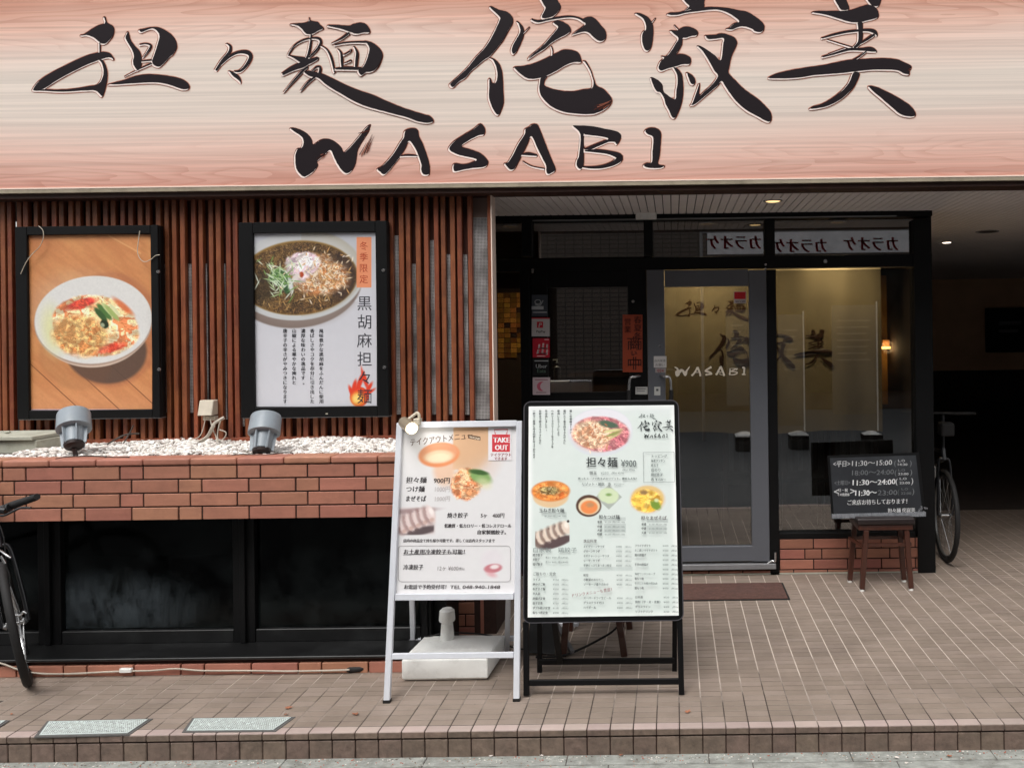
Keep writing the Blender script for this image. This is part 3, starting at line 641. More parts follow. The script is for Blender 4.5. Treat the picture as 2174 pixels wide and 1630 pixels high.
# ================================================================ fascia sign
def signmat():
    m, n, b = mk('cedar_print'); L = n.links.new; g_ = n.nodes.new('ShaderNodeNewGeometry')
    s_ = n.nodes.new('ShaderNodeSeparateXYZ'); L(g_.outputs['Position'], s_.inputs[0])
    def noise(scale, st, det=6, dist=0, off=0):
        mp = n.nodes.new('ShaderNodeMapping'); mp.inputs['Scale'].default_value = st; mp.inputs['Location'].default_value = (off, 0, off); L(g_.outputs['Position'], mp.inputs['Vector'])
        t_ = n.nodes.new('ShaderNodeTexNoise'); t_.inputs['Scale'].default_value = scale; t_.inputs['Detail'].default_value = det; t_.inputs['Distortion'].default_value = dist; L(mp.outputs[0], t_.inputs['Vector']); return t_
    z0, z1 = P(1087, 392, DS).z, P(1087, 0, DS).z
    mr = n.nodes.new('ShaderNodeMapRange'); mr.inputs['From Min'].default_value = z0; mr.inputs['From Max'].default_value = z1; L(s_.outputs['Z'], mr.inputs['Value'])
    wob = noise(1.0, (.35, 1, 1.5), 3); ma = n.nodes.new('ShaderNodeMath'); ma.operation = 'MULTIPLY_ADD'; ma.inputs[1].default_value = .34; L(wob.outputs['Fac'], ma.inputs[0]); L(mr.outputs[0], ma.inputs[2])
    su = n.nodes.new('ShaderNodeMath'); su.operation = 'SUBTRACT'; su.inputs[1].default_value = .17; L(ma.outputs[0], su.inputs[0])
    cr = n.nodes.new('ShaderNodeValToRGB'); L(su.outputs[0], cr.inputs[0]); el = cr.color_ramp.elements
    el[0].position = 0; el[0].color = rgb(206, 150, 134); el[1].position = 1; el[1].color = rgb(208, 152, 130)
    for p_, c_ in ((.12, (228, 182, 166)), (.26, (234, 202, 188)), (.42, (230, 214, 202)), (.62, (230, 216, 204)), (.78, (236, 208, 194)), (.9, (230, 188, 170))):
        e = el.new(p_); e.color = rgb(*c_)
    # fine horizontal grain
    gr = noise(6, (.06, 1, 9), 8, .3); r1 = n.nodes.new('ShaderNodeMapRange'); r1.inputs['From Min'].default_value = .36; r1.inputs['From Max'].default_value = .64; r1.inputs['To Min'].default_value = .86; r1.inputs['To Max'].default_value = 1.06; L(gr.outputs['Fac'], r1.inputs['Value'])
    # cathedral figure in the reddish bands
    wv = noise(1.0, (.55, 1, 5.5), 2, .25, 3.1); mm = n.nodes.new('ShaderNodeMath'); mm.operation = 'MULTIPLY'; mm.inputs[1].default_value = 16; L(wv.outputs['Fac'], mm.inputs[0])
    fr_ = n.nodes.new('ShaderNodeMath'); fr_.operation = 'FRACT'; L(mm.outputs[0], fr_.inputs[0]); r2 = n.nodes.new('ShaderNodeMapRange'); r2.inputs['From Min'].default_value = .55; r2.inputs['From Max'].default_value = 1; r2.inputs['To Max'].default_value = .55; L(fr_.outputs[0], r2.inputs['Value'])
    ab = n.nodes.new('ShaderNodeMath'); ab.operation = 'SUBTRACT'; ab.inputs[1].default_value = .5; L(su.outputs[0], ab.inputs[0]); a2 = n.nodes.new('ShaderNodeMath'); a2.operation = 'ABSOLUTE'; L(ab.outputs[0], a2.inputs[0])
    r3 = n.nodes.new('ShaderNodeMapRange'); r3.inputs['From Min'].default_value = .2; r3.inputs['From Max'].default_value = .42; r3.inputs['To Max'].default_value = .6; L(a2.outputs[0], r3.inputs['Value'])
    fm = n.nodes.new('ShaderNodeMath'); fm.operation = 'MULTIPLY'; L(r2.outputs[0], fm.inputs[0]); L(r3.outputs[0], fm.inputs[1])
    mx = n.nodes.new('ShaderNodeMix'); mx.data_type = 'RGBA'; L(fm.outputs[0], mx.inputs['Factor']); L(cr.outputs[0], mx.inputs['A']); mx.inputs['B'].default_value = rgb(176, 112, 90)
    h = n.nodes.new('ShaderNodeHueSaturation'); L(mx.outputs['Result'], h.inputs['Color']); L(r1.outputs[0], h.inputs['Value']); L(h.outputs[0], b.inputs['Base Color'])
    b.inputs['Roughness'].default_value = .38; b.inputs['Specular IOR Level'].default_value = .35; return m
t = thing('shop_sign', 'wide wood grain fascia sign with black brush calligraphy reading WASABI', 'sign', (0, DS, 2.9))
zs0 = P(1087, 386, DS).z; XS0, XS1 = -4.6, 3.2
s = MB(); s.box(XS0, XS1, DS, DS+.1, zs0, zs0+1.6); s.build('panel', signmat(), t)
s = MB(); s.box(XS0, XS1, DS-.006, DS+.02, zs0-.008, zs0-.0005); s.build('bright_edge', M['trim_edge'], t)
s = MB(); s.box(XS0, XS1, DS-.004, DS+.06, zs0-.030, zs0-.0085); s.build('bottom_trim', M['trim'], t)
s = MB(); s.box(XS0, XS1, DS+.02, DC+.06, zs0-.058, zs0-.0305); s.build('bottom_channel', M['dark_wood'], t)

# ---- brush calligraphy, traced; every entry is (kind, origin x, origin y, scale, numbers): p = outline, s = stroke with widths
CAL = {
'tan': ((0, 0, 3.88), [
 ('p', '665,295 700,285 760,245 820,212 862,197 855,150 868,148 885,195 930,222 940,265 925,310 880,362 845,370 815,355 770,320 720,300 680,303'),
 ('s', '822,360,15 822,440,13'),
 ('p', '270,745 310,685 380,630 520,555 700,470 820,437 880,437 915,455 940,497 905,483 860,490 800,510 700,550 560,620 440,690 360,742 300,757'),
 ('p', '360,742 480,745 620,735 740,715 805,700 840,650 850,590 835,530 815,500 845,500 875,560 885,630 870,720 850,790 835,800 815,780 780,755 700,755 520,765 350,757 300,757'),
 ('p', '1055,265 1065,300 1075,335 1110,385 1150,430 1165,480 1165,540 1150,580 1130,588 1100,550 1092,510 1100,470 1085,420 1050,360 1030,320 1040,290'),
 ('p', '1145,262 1150,250 1180,245 1240,232 1300,232 1360,255 1420,300 1450,350 1455,400 1430,450 1400,475 1370,510 1340,540 1310,560 1265,545 1250,510 1270,450 1295,370 1310,310 1295,270 1255,245 1200,262 1165,275'),
 ('s', '1155,375,14 1200,368,14 1240,382,20 1225,420,18 1180,480,8'), ('s', '1165,512,13 1250,503,16'), ('s', '1030,635,3 1140,580,10 1250,530,16'),
 ('p', '890,703 950,685 1030,665 1110,635 1200,620 1300,622 1400,635 1490,655 1540,685 1560,715 1550,740 1510,745 1470,735 1400,710 1300,690 1200,690 1080,697 960,705')]),
'noma': ((0, 0, 3.88), [('s', '1865,365,10 1895,390,24 1885,440,28 1830,510,32 1778,585,24'), ('s', '1790,565,18 1880,480,24 1960,440,26 2035,440,38 2062,475,34 2030,540,30 1980,590,24 1930,596,14'), ('s', '1885,590,8 1925,620,36 1965,655,30 1985,692,6')]),
'men': ((540, 0, 3.88), [
 ('p', '295,207 340,200 400,197 450,182 455,150 465,177 520,188 540,210 570,240 530,262 490,285 455,293 420,285 390,250 350,220'),
 ('s', '468,290,14 460,380,20 440,470,24 410,530,34'), ('s', '280,455,10 330,385,14 400,340,16 480,322,16 532,328,24 545,360,22 510,420,20 450,480,16'),
 ('s', '272,460,6 330,480,24 400,505,56 450,515,44 525,485,22'), ('s', '235,618,26 320,570,44 400,540,52 450,520,30'), ('s', '245,765,6 310,690,16 400,590,24 440,560,18'), ('s', '385,755,10 440,690,20 500,640,20'),
 ('s', '470,600,12 515,560,18 542,565,22 535,610,22'),
 ('p', '410,605 440,590 500,600 560,615 640,650 740,700 860,750 980,790 1100,845 1200,885 1300,920 1400,950 1450,965 1475,1005 1430,1020 1350,1010 1250,975 1100,935 950,895 830,850 700,775 600,715 520,650 460,640'),
 ('p', '608,225 620,212 700,215 780,220 820,205 870,195 915,205 945,240 950,275 900,278 840,290 790,275 700,245'),
 ('s', '780,280,22 720,325,18 640,365,6'), ('s', '665,380,12 740,362,15 840,355,16 925,356,20'),
 ('p', '905,345 960,355 1010,385 1045,425 1055,465 1035,530 1000,580 960,600 920,605 880,630 855,600 860,580 890,560 915,520 935,460 945,410 930,375'),
 ('s', '555,385,10 600,420,16 635,490,22 660,603,14'), ('s', '690,410,8 715,450,22 720,520,24 725,570,18'), ('s', '820,390,10 845,440,24 840,510,26 835,570,20'),
 ('s', '740,460,12 790,430,12 800,412,8'), ('s', '745,530,8 800,505,14'), ('s', '670,575,16 760,570,30 880,575,26')]),
'ta': ((920, 0, 4.941), [
 ('p', '590,90 610,75 680,110 760,130 810,165 835,215 825,265 780,340 730,430 660,520 590,600 530,640 460,700 400,750 340,820 270,865 205,925 170,900 190,870 280,790 370,700 440,610 510,540 570,460 620,370 660,290 690,220 690,190 640,140'),
 ('p', '585,610 640,630 690,680 715,750 725,840 730,950 735,1080 710,1160 680,1215 640,1190 600,1110 575,1020 580,930 580,850 595,830 620,880 650,870 665,800 655,720 625,650'),
 ('p', '875,230 915,260 945,310 945,380 910,470 870,550 835,578 815,540 830,480 870,410 905,340 895,280'), ('s', '945,360,8 1010,290,3'),
 ('p', '1115,-40 1250,-40 1310,30 1335,80 1310,130 1260,180 1200,200 1145,205 1130,180 1155,130 1170,90 1145,50'),
 ('s', '1030,215,22 1100,235,30 1200,215,26 1320,195,26 1430,185,24 1520,200,24 1585,235,36'),
 ('p', '1560,215 1640,185 1700,210 1760,280 1800,330 1810,390 1790,430 1740,445 1680,410 1630,360 1580,345 1500,365 1460,375 1490,340 1560,290 1590,260'),
 ('p', '1255,250 1300,225 1360,240 1420,280 1440,330 1400,370 1320,410 1240,460 1170,520 1090,570 1000,630 1010,600 1080,540 1160,470 1220,400 1280,330 1300,290'),
 ('s', '1235,490,9 1248,540,14 1245,590,14'),
 ('p', '845,715 950,700 1080,665 1220,600 1300,560 1370,530 1450,535 1520,565 1550,640 1540,665 1470,665 1380,700 1290,755 1200,800 1130,825 1040,840 970,830 900,780'),
 ('p', '1125,820 1190,805 1165,850 1160,900 1200,925 1280,950 1380,965 1480,965 1580,945 1660,930 1670,850 1640,760 1600,690 1570,648 1600,655 1650,740 1680,830 1710,905 1780,940 1830,990 1870,1050 1850,1110 1790,1160 1700,1200 1600,1210 1450,1200 1330,1175 1220,1120 1140,1040 1105,960 1110,880')]),
'bi': ((1320, 0, 5.433), [
 ('p', '155,170 180,158 240,175 300,210 345,270 360,340 355,440 340,540 305,595 260,585 230,510 225,420 245,370 270,350 265,280 230,220'), ('s', '345,275,9 390,215,3'),
 ('p', '690,-40 930,-40 945,40 940,105 860,130 780,125 720,140 755,100 770,80 730,40'),
 ('p', '520,175 560,155 650,150 720,135 850,110 970,92 1100,92 1230,105 1350,130 1450,150 1540,205 1610,260 1640,310 1630,360 1590,385 1530,375 1490,345 1400,320 1330,330 1270,355 1200,345 1240,325 1290,280 1345,260 1300,215 1220,165 1120,130 1000,130 870,145 750,160 650,185 560,188'),
 ('p', '555,362 640,360 700,325 770,318 840,345 875,380 860,420 800,430 740,450 700,455 690,520 660,580 625,640 680,630 740,645 790,680 780,750 700,755 620,780 540,800 450,830 415,790 440,720 480,680 460,655 510,655 560,600 610,520 645,455 600,410'), ('s', '650,345,10 605,295,3'),
 ('p', '585,785 630,795 680,850 700,930 705,1040 695,1150 670,1250 630,1340 600,1375 565,1350 540,1290 500,1220 480,1150 440,1080 400,1070 360,1010 330,905 400,925 460,980 475,1060 530,1110 590,1150 615,1140 620,1060 635,950 625,860'),
 ('p', '745,845 790,865 830,900 845,950 825,985 790,975 765,920'),
 ('p', '960,420 1000,415 1080,410 1150,395 1220,410 1290,440 1325,490 1310,550 1275,620 1250,700 1235,780 1225,840 1260,890 1330,960 1400,1030 1480,1090 1580,1160 1660,1240 1710,1300 1725,1370 1700,1415 1650,1405 1560,1355 1440,1290 1330,1200 1240,1090 1180,1000 1145,950 1100,1000 1040,1050 970,1110 900,1170 840,1215 790,1225 810,1190 850,1080 895,965 890,1110 950,1060 1030,990 1100,890 1060,830 1000,720 930,610 870,545 900,540 990,590 1070,650 1130,705 1150,620 1160,520 1165,455 1080,462 990,465')]),
'mi': ((1600, 0, 3.787), [
 ('p', '645,5 655,-40 715,-40 755,40 760,85 700,90 670,50'), ('p', '890,-40 1015,-40 1005,50 960,60 930,40'),
 ('p', '470,110 500,97 620,95 760,90 860,60 920,45 975,65 1000,110 990,150 910,175 840,190 760,185 680,160 560,125'),
 ('s', '850,190,44 855,280,40 845,350,34 805,390,24'), ('s', '545,315,12 650,285,20 760,262,22 900,250,24 965,262,34 988,292,14'), ('s', '965,285,24 900,330,20 835,368,14'), ('s', '590,325,8 700,360,10 790,388,12'),
 ('s', '550,465,14 640,440,20 760,405,26 860,405,26 940,405,40 985,420,12'), ('s', '900,420,16 850,460,14 800,490,16'), ('s', '600,440,5 740,390,8'),
 ('p', '115,635 180,600 300,570 420,550 560,530 700,500 790,485 900,480 1040,475 1150,485 1210,510 1265,540 1250,570 1245,605 1200,600 1150,575 1050,570 950,570 850,580 720,595 600,605 480,615 350,635 220,640'),
 ('p', '795,590 845,590 835,640 790,720 720,790 640,840 560,870 450,885 480,860 550,840 620,800 700,740 760,670'), ('p', '920,700 980,705 1080,750 1190,810 1260,860 1295,910 1290,940 1240,945 1170,925 1090,860 1010,790 950,740')]),
'W': ((580, 250, 5.176), [('p', '185,130 205,115 260,125 330,155 385,195 420,245 437,300 480,275 530,245 590,238 650,255 710,295 750,340 775,385 830,340 900,260 970,175 1030,105 1070,80 1060,115 1045,160 1000,230 950,310 925,370 915,440 905,500 880,560 845,605 800,622 750,590 700,520 665,450 635,380 610,370 570,410 520,450 480,490 490,530 450,590 400,630 335,660 280,620 245,560 235,480 237,410 265,345 305,335 325,290 320,240 285,200 235,170')]),
'A': ((580, 250, 5.176), [('p', '1140,570 1200,530 1260,470 1330,380 1390,280 1430,220 1440,160 1480,130 1550,122 1590,150 1600,210 1640,290 1680,400 1710,500 1720,580 1710,630 1650,635 1620,590 1620,520 1590,430 1550,340 1490,265 1450,340 1390,440 1320,530 1270,590 1215,635 1170,605'), ('s', '1400,430,14 1470,420,26 1580,425,20')]),
'S': ((0, 0, 1), [('p', '1020,264 1029,275 1027,287 1015,290 995,300 980,312 1000,319 1020,327 1032,338 1036,347 1028,356 1003,359 985,362 965,366 961,358 965,348 985,350 1003,345 1010,340 990,335 970,330 955,322 953,314 965,300 985,287 1005,275')]),
'A2': ((1000, 250, 4.941), [('p', '350,485 385,470 430,400 490,280 555,180 565,125 610,100 640,75 690,75 715,120 760,230 810,360 850,460 885,550 840,590 800,600 780,560 780,510 740,430 690,330 630,205 590,280 530,400 490,480 450,545 410,555 370,520'), ('s', '525,395,14 600,388,38 690,402,22'), ('s', '545,460,5 640,515,12 770,542,16')]),
'B': ((1000, 250, 4.941), [('p', '1060,95 1110,85 1250,90 1400,120 1520,145 1570,185 1560,240 1525,290 1500,265 1440,265 1380,290 1300,325 1250,345 1185,345 1200,325 1280,290 1380,250 1430,230 1400,215 1300,200 1195,190 1180,195 1180,400 1175,510 1140,550 1100,510 1105,450 1125,400 1140,185'), ('s', '1190,355,18 1300,355,40 1450,375,46 1555,420,72 1500,480,54 1380,520,40 1260,530,30 1150,520,18')]),
'I': ((1000, 250, 4.941), [('p', '1820,150 1850,120 1910,110 1970,135 1990,180 1985,280 1975,400 1960,490 2030,510 1990,535 1900,540 1830,530 1805,505 1840,480 1890,470 1895,360 1905,240 1890,200 1850,185')]),
}
def strokes(key):
    (ox, oy, sc), L_ = CAL[key]
    for kd, txt in L_:
        q = [tuple(float(a) for a in g_.split(',')) for g_ in txt.split()]
        yield kd, [(ox+a[0]/sc, oy+a[1]/sc)+((a[2]/sc,) if kd == 's' else ()) for a in q]
def brush(pr, key, col, xf=lambda x, y: (x, y), k=1.0, grow=0, sh=(0, 0), rough=0):
    for kd, q in strokes(key):
        if kd == 's': pr.stroke([xf(a, b)+(c*k,) for a, b, c in q], col, sm=5, grow=grow, sh=sh)
        else:
            pts = [(p.x, p.y) for p in spline([(a, b, 0) for a, b in q], 4, True)]
            if rough: pts = [(a+random.uniform(-rough, rough), b+random.uniform(-rough, rough)) for a, b in pts]
            pts = [xf(a, b) for a, b in pts]
            if grow: pts = offset(pts, grow)
            if sh != (0, 0): pts = [(a+sh[0], b+sh[1]) for a, b in pts]
            pr.poly(pts, col)
INK, INKE, INKH = (36, 30, 33), (74, 30, 22), (250, 232, 224)
names = {'tan': 'first kanji', 'noma': 'repeat mark', 'men': 'noodle kanji', 'ta': 'kanji', 'bi': 'kanji', 'mi': 'kanji', 'W': 'letter W', 'A': 'letter A', 'S': 'letter S', 'A2': 'letter A', 'B': 'letter B', 'I': 'letter I'}
for key in ('tan', 'noma', 'men', 'ta', 'bi', 'mi', 'W', 'A', 'S', 'A2', 'B', 'I'):
    pr = Pr(front(DS), .0005, .00008)
    brush(pr, key, (200, 144, 124), grow=1.9 if key == 'W' else 2.8, rough=0 if key == 'W' else .3)
    brush(pr, key, INKE, grow=1.5, rough=.35)
    brush(pr, key, INKH, grow=-.05, sh=(-1.0, 1.1))
    brush(pr, key, INK, grow=-.65, sh=(1.1, -1.1), rough=.25)
    pr.build('lettering', M['signprint'], t)
# dry brush streaks at the tails
pr = Pr(front(DS), .002, .00006)
for (x0, y0, x1, y1, wd, n_) in ((815, 218, 920, 258, 10, 16), (757, 285, 790, 276, 3, 3), (768, 335, 792, 285, 16, 12), (1260, 235, 1303, 215, 14, 14), (672, 340, 700, 322, 10, 6), (1925, 148, 1934, 152, 8, 4)):
    for i in range(n_):
        o_ = random.uniform(-wd/2, wd/2); a_ = random.uniform(0, .5); b_ = random.uniform(.6, 1); l_ = math.hypot(x1-x0, y1-y0); nx_, ny_ = -(y1-y0)/l_, (x1-x0)/l_
        tp = 1-.4*b_
        pr.stroke([(x0+(x1-x0)*a_+nx_*o_, y0+(y1-y0)*a_+ny_*o_, 1.3), (x0+(x1-x0)*(a_+b_)/2+nx_*o_*tp, y0+(y1-y0)*(a_+b_)/2+ny_*o_*tp, 1.0), (x0+(x1-x0)*b_+nx_*o_*tp, y0+(y1-y0)*b_+ny_*o_*tp, .4)], random.choice([(92, 40, 28), (60, 28, 22), (160, 96, 76)]), sm=3)
pr.build('dry_brush_tail', M['signprint'], t)['kind'] = 'stuff'

# ================================================================ soffit
zsf = P(1500, 411+0, DC+.05).z
so = MB(); so.box(-4.6, 9, DC+.061, 15, zsf+.012, zsf+.3); ceil = so.build('ceiling', M['soffit_gap'], kind='structure')
s = MB(); s.box(.0028, .0492, DC+.062, 14.6, -.004, .0115); sm_ = s.mesh('soffit_board', .0015); sm_.materials.append(M['soffit'])
for k in range(-31, 120): inst(sm_, 'soffit_board', (k*.052, 0, zsf), ceil)
s = MB(); s.box(P(1045, 430, DC).x, 9, DC+.045, DC+.0615, zsf-.004, zsf+.03); s.build('edge_strip', M['alu_dull'], ceil)

# ================================================================ shopfront
t = thing('shopfront', 'dark framed glass shopfront with grey door and transom lights under the white soffit', 'shopfront', (1, DD, 0))
XLs = -3.0
def fbox(name, a, y0, c, y1, d0=-.03, d1=.05, m='black_frame', bev=.002, par=None, D=DD, X0=None, Z0=None, Z1=None):
    x0, x1, z0, z1 = R(a, y0, c, y1, D)
    if name in ('door_rail', 'lock_rail', 'door_pane'):           # butt against the stiles, which are set out at mid height
        x0, x1 = P(a, 881, D).x+.0004, P(c, 881, D).x-.0004
    if X0 is not None: x0 = X0
    if Z0 is not None: z0 = Z0
    if Z1 is not None: z1 = Z1
    s = MB(); s.box(x0, x1, D+d0, D+d1, z0, z1); return s.build(name, M[m], par or t, bevel=bev)
xpost1 = P(1984, 840, DD).x
fbox('header', 1050, 449, 1976, 466, -.035, .06, X0=XLs, Z1=zsf+.01)
s = MB(); x0, x1, z0, z1 = R(1132, 463, 1900, 466, DD); s.box(x0, x1, DD-.042, DD-.036, z0-.002, z1-.004); s.build('drip_strip', M['alu_dull'], t)
fbox('transom_bar', 1050, 546, 1976, 572, -.032, .055, X0=XLs)
fbox('end_post', 1941, 467, 1978, 1224, -.04, .08, Z0=0)
fbox('mullion', 1109, 467, 1130, 545); fbox('mullion', 1367, 467, 1386, 545); fbox('mullion', 1623, 467, 1644, 545)
fbox('post', 1109, 573, 1130, 1228, Z0=0); fbox('post', 1630, 573, 1650, 1212, -.034, .055, Z0=.0)
fbox('pane', 1051, 467, 1109, 545, .02, .026, 'glass', 0, X0=XLs)
for a, c in ((1130, 1367), (1386, 1623), (1644, 1941)): fbox('transom_pane', a, 466, c, 546, .02, .026, 'glass', 0)
fbox('side_pane', 1051, 572, 1109, 1150, .02, .026, 'glass', 0, X0=XLs)
fbox('side_base', 1051, 1150, 1109, 1228, -.02, .05, 'black_frame', .002, X0=XLs, Z0=0)
fbox('fixed_pane', 1650, 572, 1941, 1130, .02, .026, 'glass', 0)
fbox('bottom_rail', 1650, 1128, 1941, 1140, -.03, .05)
# left leaf, black
d = fbox('door_leaf', 1131, 573, 1166, 1190, -.025, .02, Z0=.1)
for nm, a, y0, c, y1 in (('door_stile', 1337, 573, 1376, 1190), ('door_rail', 1166, 573, 1337, 610), ('door_rail', 1166, 1150, 1337, 1190), ('lock_rail', 1166, 832, 1337, 860)): fbox(nm, a, y0, c, y1, -.025, .02, par=d)
fbox('door_pane', 1166, 610, 1337, 1150, -.004, .002, 'glass', 0, par=d)
# right leaf, grey, standing slightly proud
d2 = fbox('door_leaf', 1377, 574, 1414, 1188, -.045, .0, 'door_grey', .003)
for nm, a, y0, c, y1 in (('door_stile', 1592, 574, 1629, 1188), ('door_rail', 1414.5, 574, 1591.5, 609), ('door_rail', 1416, 1156, 1594, 1188)): fbox(nm, a, y0, c, y1, -.045, 0, 'door_grey', .003, par=d2)
fbox('door_pane', 1414, 608, 1592, 1157, -.022, -.016, 'glass', 0, par=d2)
fbox('sill', 1131, 1194, 1645, 1205, -.07, .05, 'alu_dull', .002)
s = MB(); q = P(1639, 1190, DD-.06); s.tube([q+Vector((-.03, 0, -.02)), q, q+Vector((.02, -.01, .0)), q+Vector((.022, -.01, .06))], .008); s.build('floor_hinge', M['steel'], t, smooth=50)
for hx, sgn in ((1358, -1), (1402, 1)):                      # bent bar handles
    a = P(hx, 798, DD-.05); b = P(hx+sgn*20, 803, DD-.10); c = P(hx+sgn*23, 828, DD-.10); e = P(hx+sgn*23, 900, DD-.10)
    s = MB(); s.tube([a, (a+b)/2+Vector((0, -.02, .003)), b, c], .009, n=10, sm=5); s.build('handle', M['steel'], d if sgn < 0 else d2, smooth=50)
    s = MB(); s.tube([c, (c+e)/2, e], .015, n=10); s.build('handle_grip', M['rubber'], d if sgn < 0 else d2, smooth=50)
for (x_, y_, r_) in ((1344, 640, 4), (1401, 734, 2.5), (1625, 562, 3), (1625, 571, 3), (1752, 555, 5), (1131, 573, 3.4), (1131, 578, 3)):
    s = MB(); q = P(x_, y_, DD-.034); s.cyl(q, q+Vector((0, -.008 if x_ != 1401 else -.016, 0)), r_*DD/F, r_*.8*DD/F); s.build('lock_cylinder', M['steel'], t, smooth=40)
# stickers and small plates
pl = front(DD-.0255)
def sticker(x0, y0, x1, y1, col, D=None, par=None, lab=None):
    p_ = front(D) if D else pl; q = Pr(p_, .0008, .00015); q.rect(x0, y0, x1, y1, col); return q, par or t, lab
def done(s_, nm='sticker'): q, p_, lab = s_; return q.build(nm, M['paper'], p_, lab)
q = sticker(1129, 626, 1163, 671, (70, 76, 86)); q[0].ell(1142, 641, 7, 5, (190, 196, 200)); q[0].ell(1142, 641, 5.4, 3.6, (60, 66, 76)); q[0].stroke([(1136, 646, 2), (1146, 648, 2.4), (1153, 638, 2)], (170, 178, 182)); q[0].rect(1129, 650, 1154, 657, (190, 194, 198)); q[0].rect(1131, 662, 1161, 664, (200, 200, 205)); done(q)
q = sticker(1129, 674, 1167, 714, (196, 190, 188)); q[0].rect(1129, 674, 1167, 677, (190, 50, 58)); q[0].rect(1140, 683, 1153, 696, (196, 30, 48)); q[0].text('P', 1142.5, 694, 12, (240, 236, 236), shear=.2, bold=.08); q[0].text('PayPay', 1148, 706, 7, (70, 60, 60), align='c', bold=.05); done(q)
q = sticker(1131, 718, 1167, 759, (190, 26, 48)); q[0].text('出', 1149, 751, 27, (240, 220, 220), align='c', shear=.12, bold=.05); q[0].rect(1156, 720, 1165, 721.5, (240, 220, 220)); q[0].rect(1140, 755, 1158, 756.5, (230, 200, 200)); done(q)
q = sticker(1131, 762, 1166, 797, (18, 18, 20)); q[0].rect(1135, 765, 1164, 767, (190, 190, 190)); q[0].text('Uber', 1149, 781, 11.5, (226, 226, 226), align='c', bold=.04); q[0].text('Eats', 1149, 791, 11.5, (120, 150, 130), align='c', bold=.04); done(q)
q = sticker(1131, 801, 1168, 838, (206, 186, 190)); q[0].ell(1150, 820, 10, 10, (200, 96, 116)); q[0].ell(1155, 820, 8, 9, (206, 186, 190)); q[0].rect(1136, 805, 1163, 807, (160, 110, 120)); q[0].rect(1138, 832, 1160, 834, (160, 130, 130)); done(q)
# hanging wooden plate: open for business
q = sticker(1322, 668, 1364, 790, (150, 62, 34), D=DD-.032); k = q[0]; k.text('春夏冬', 1353, 671, 17, (70, 16, 12), vert=True, pitch=17, bold=.12); k.text('営業', 1332, 676, 15, (84, 22, 16), vert=True, pitch=16, bold=.1); k.text('商', 1345, 714, 31, (44, 10, 8), vert=True, bold=.16); k.text('い', 1345, 743, 14, (44, 10, 8), vert=True, bold=.16); k.text('中', 1345, 757, 30, (44, 10, 8), vert=True, bold=.16)
done(q, 'open_sign')
q = sticker(1388, 756, 1415, 780, (196, 192, 190), D=DD-.0455); q[0].text('店内禁煙', 1401, 768, 6, (70, 70, 70), align='c'); q[0].text('お願い', 1401, 777, 7, (80, 80, 80), align='c'); q[0].rect(1391, 781, 1414, 791, (150, 140, 138)); q[0].text('024', 1402, 790, 9, (150, 40, 40), align='c', bold=.05); done(q)
q = sticker(1349, 821, 1375, 837, (190, 188, 184)); q[0].rect(1352, 824, 1371, 826, (110, 110, 110)); q[0].rect(1352, 829, 1369, 831, (130, 130, 130)); done(q)
q = sticker(1389, 821, 1402, 839, (190, 190, 186), D=DD-.0455); q[0].rect(1393, 825, 1398, 830, (80, 80, 80)); done(q)
q = sticker(1558, 619, 1584, 644, (206, 196, 196), D=DD-.0225); q[0].rect(1559, 620, 1583, 635, (206, 30, 40)); q[0].text('SECOM', 1571, 642.4, 6.4, (60, 50, 50), align='c', bold=.06); done(q)
# WASABI in white on the grey door's glass
pr = Pr(front(DD-.0225), .0006, .0001)
for key in ('W', 'A', 'S', 'A2', 'B', 'I'): brush(pr, key, (226, 216, 200), xf=lambda x, y: (1432+(x-616)*.1905, 777+(y-263)*.195), k=.2, grow=.25)
pr.build('white_lettering', M['paper'], d2)

# brick plinth under the glass
t = thing('brick_plinth', 'low dark red brick plinth under the right shop window', 'wall', (1.1, DD, 0))
x0, x1 = P(1131, 1215, DD).x, P(1984, 1215, DD).x; xd = P(1654, 1170, DD).x
b = MB(); b.box(XLs, x1-.004, DD-.024, DD+.07, 0, P(1300, 1206, DD).z-.0); b.build('core', M['mortar'], t)
zt_ = P(1810, 1140, DD).z; b = MB(); b.box(xd, x1-.004, DD-.0235, DD+.07, 0, zt_); b.build('upper_core', M['mortar'], t)
for i in range(4):
    z_ = zt_-.034-i*.0712; lo = i == 3
    bricks(t, XLs if lo else xd, x1, (XLs if lo else xd)-(0 if i % 2 == 0 else .06), 'LL' if i % 2 == 0 else 'LSL', z_, DD-.03, dark=True, h=1.02)
s = MB(); s.box(XLs, x1, DD-.034, DD-.031, .002, .012); s.build('mortar_edge', M['concrete_light'], t)

# doormat
q = [G(1400, 1241), G(1660, 1238), G(1673, 1272), G(1400, 1273)]
t = thing('doormat', 'flat dark red doormat on the tiles before the grey door', 'doormat', (q[0]+q[2])/2)
s = MB(); s.box(G(1230, 1260).x, G(1666, 1256).x, q[2].y, G(1600, 1240).y, .002, .012); s.build('pile', M['mat_red'], t, bevel=.003)
s = MB(); s.box(G(1230, 1260).x-.012, G(1666, 1256).x+.012, q[2].y-.012, G(1600, 1240).y+.01, .0015, .006); s.build('rubber_edge', M['rubber'], t)

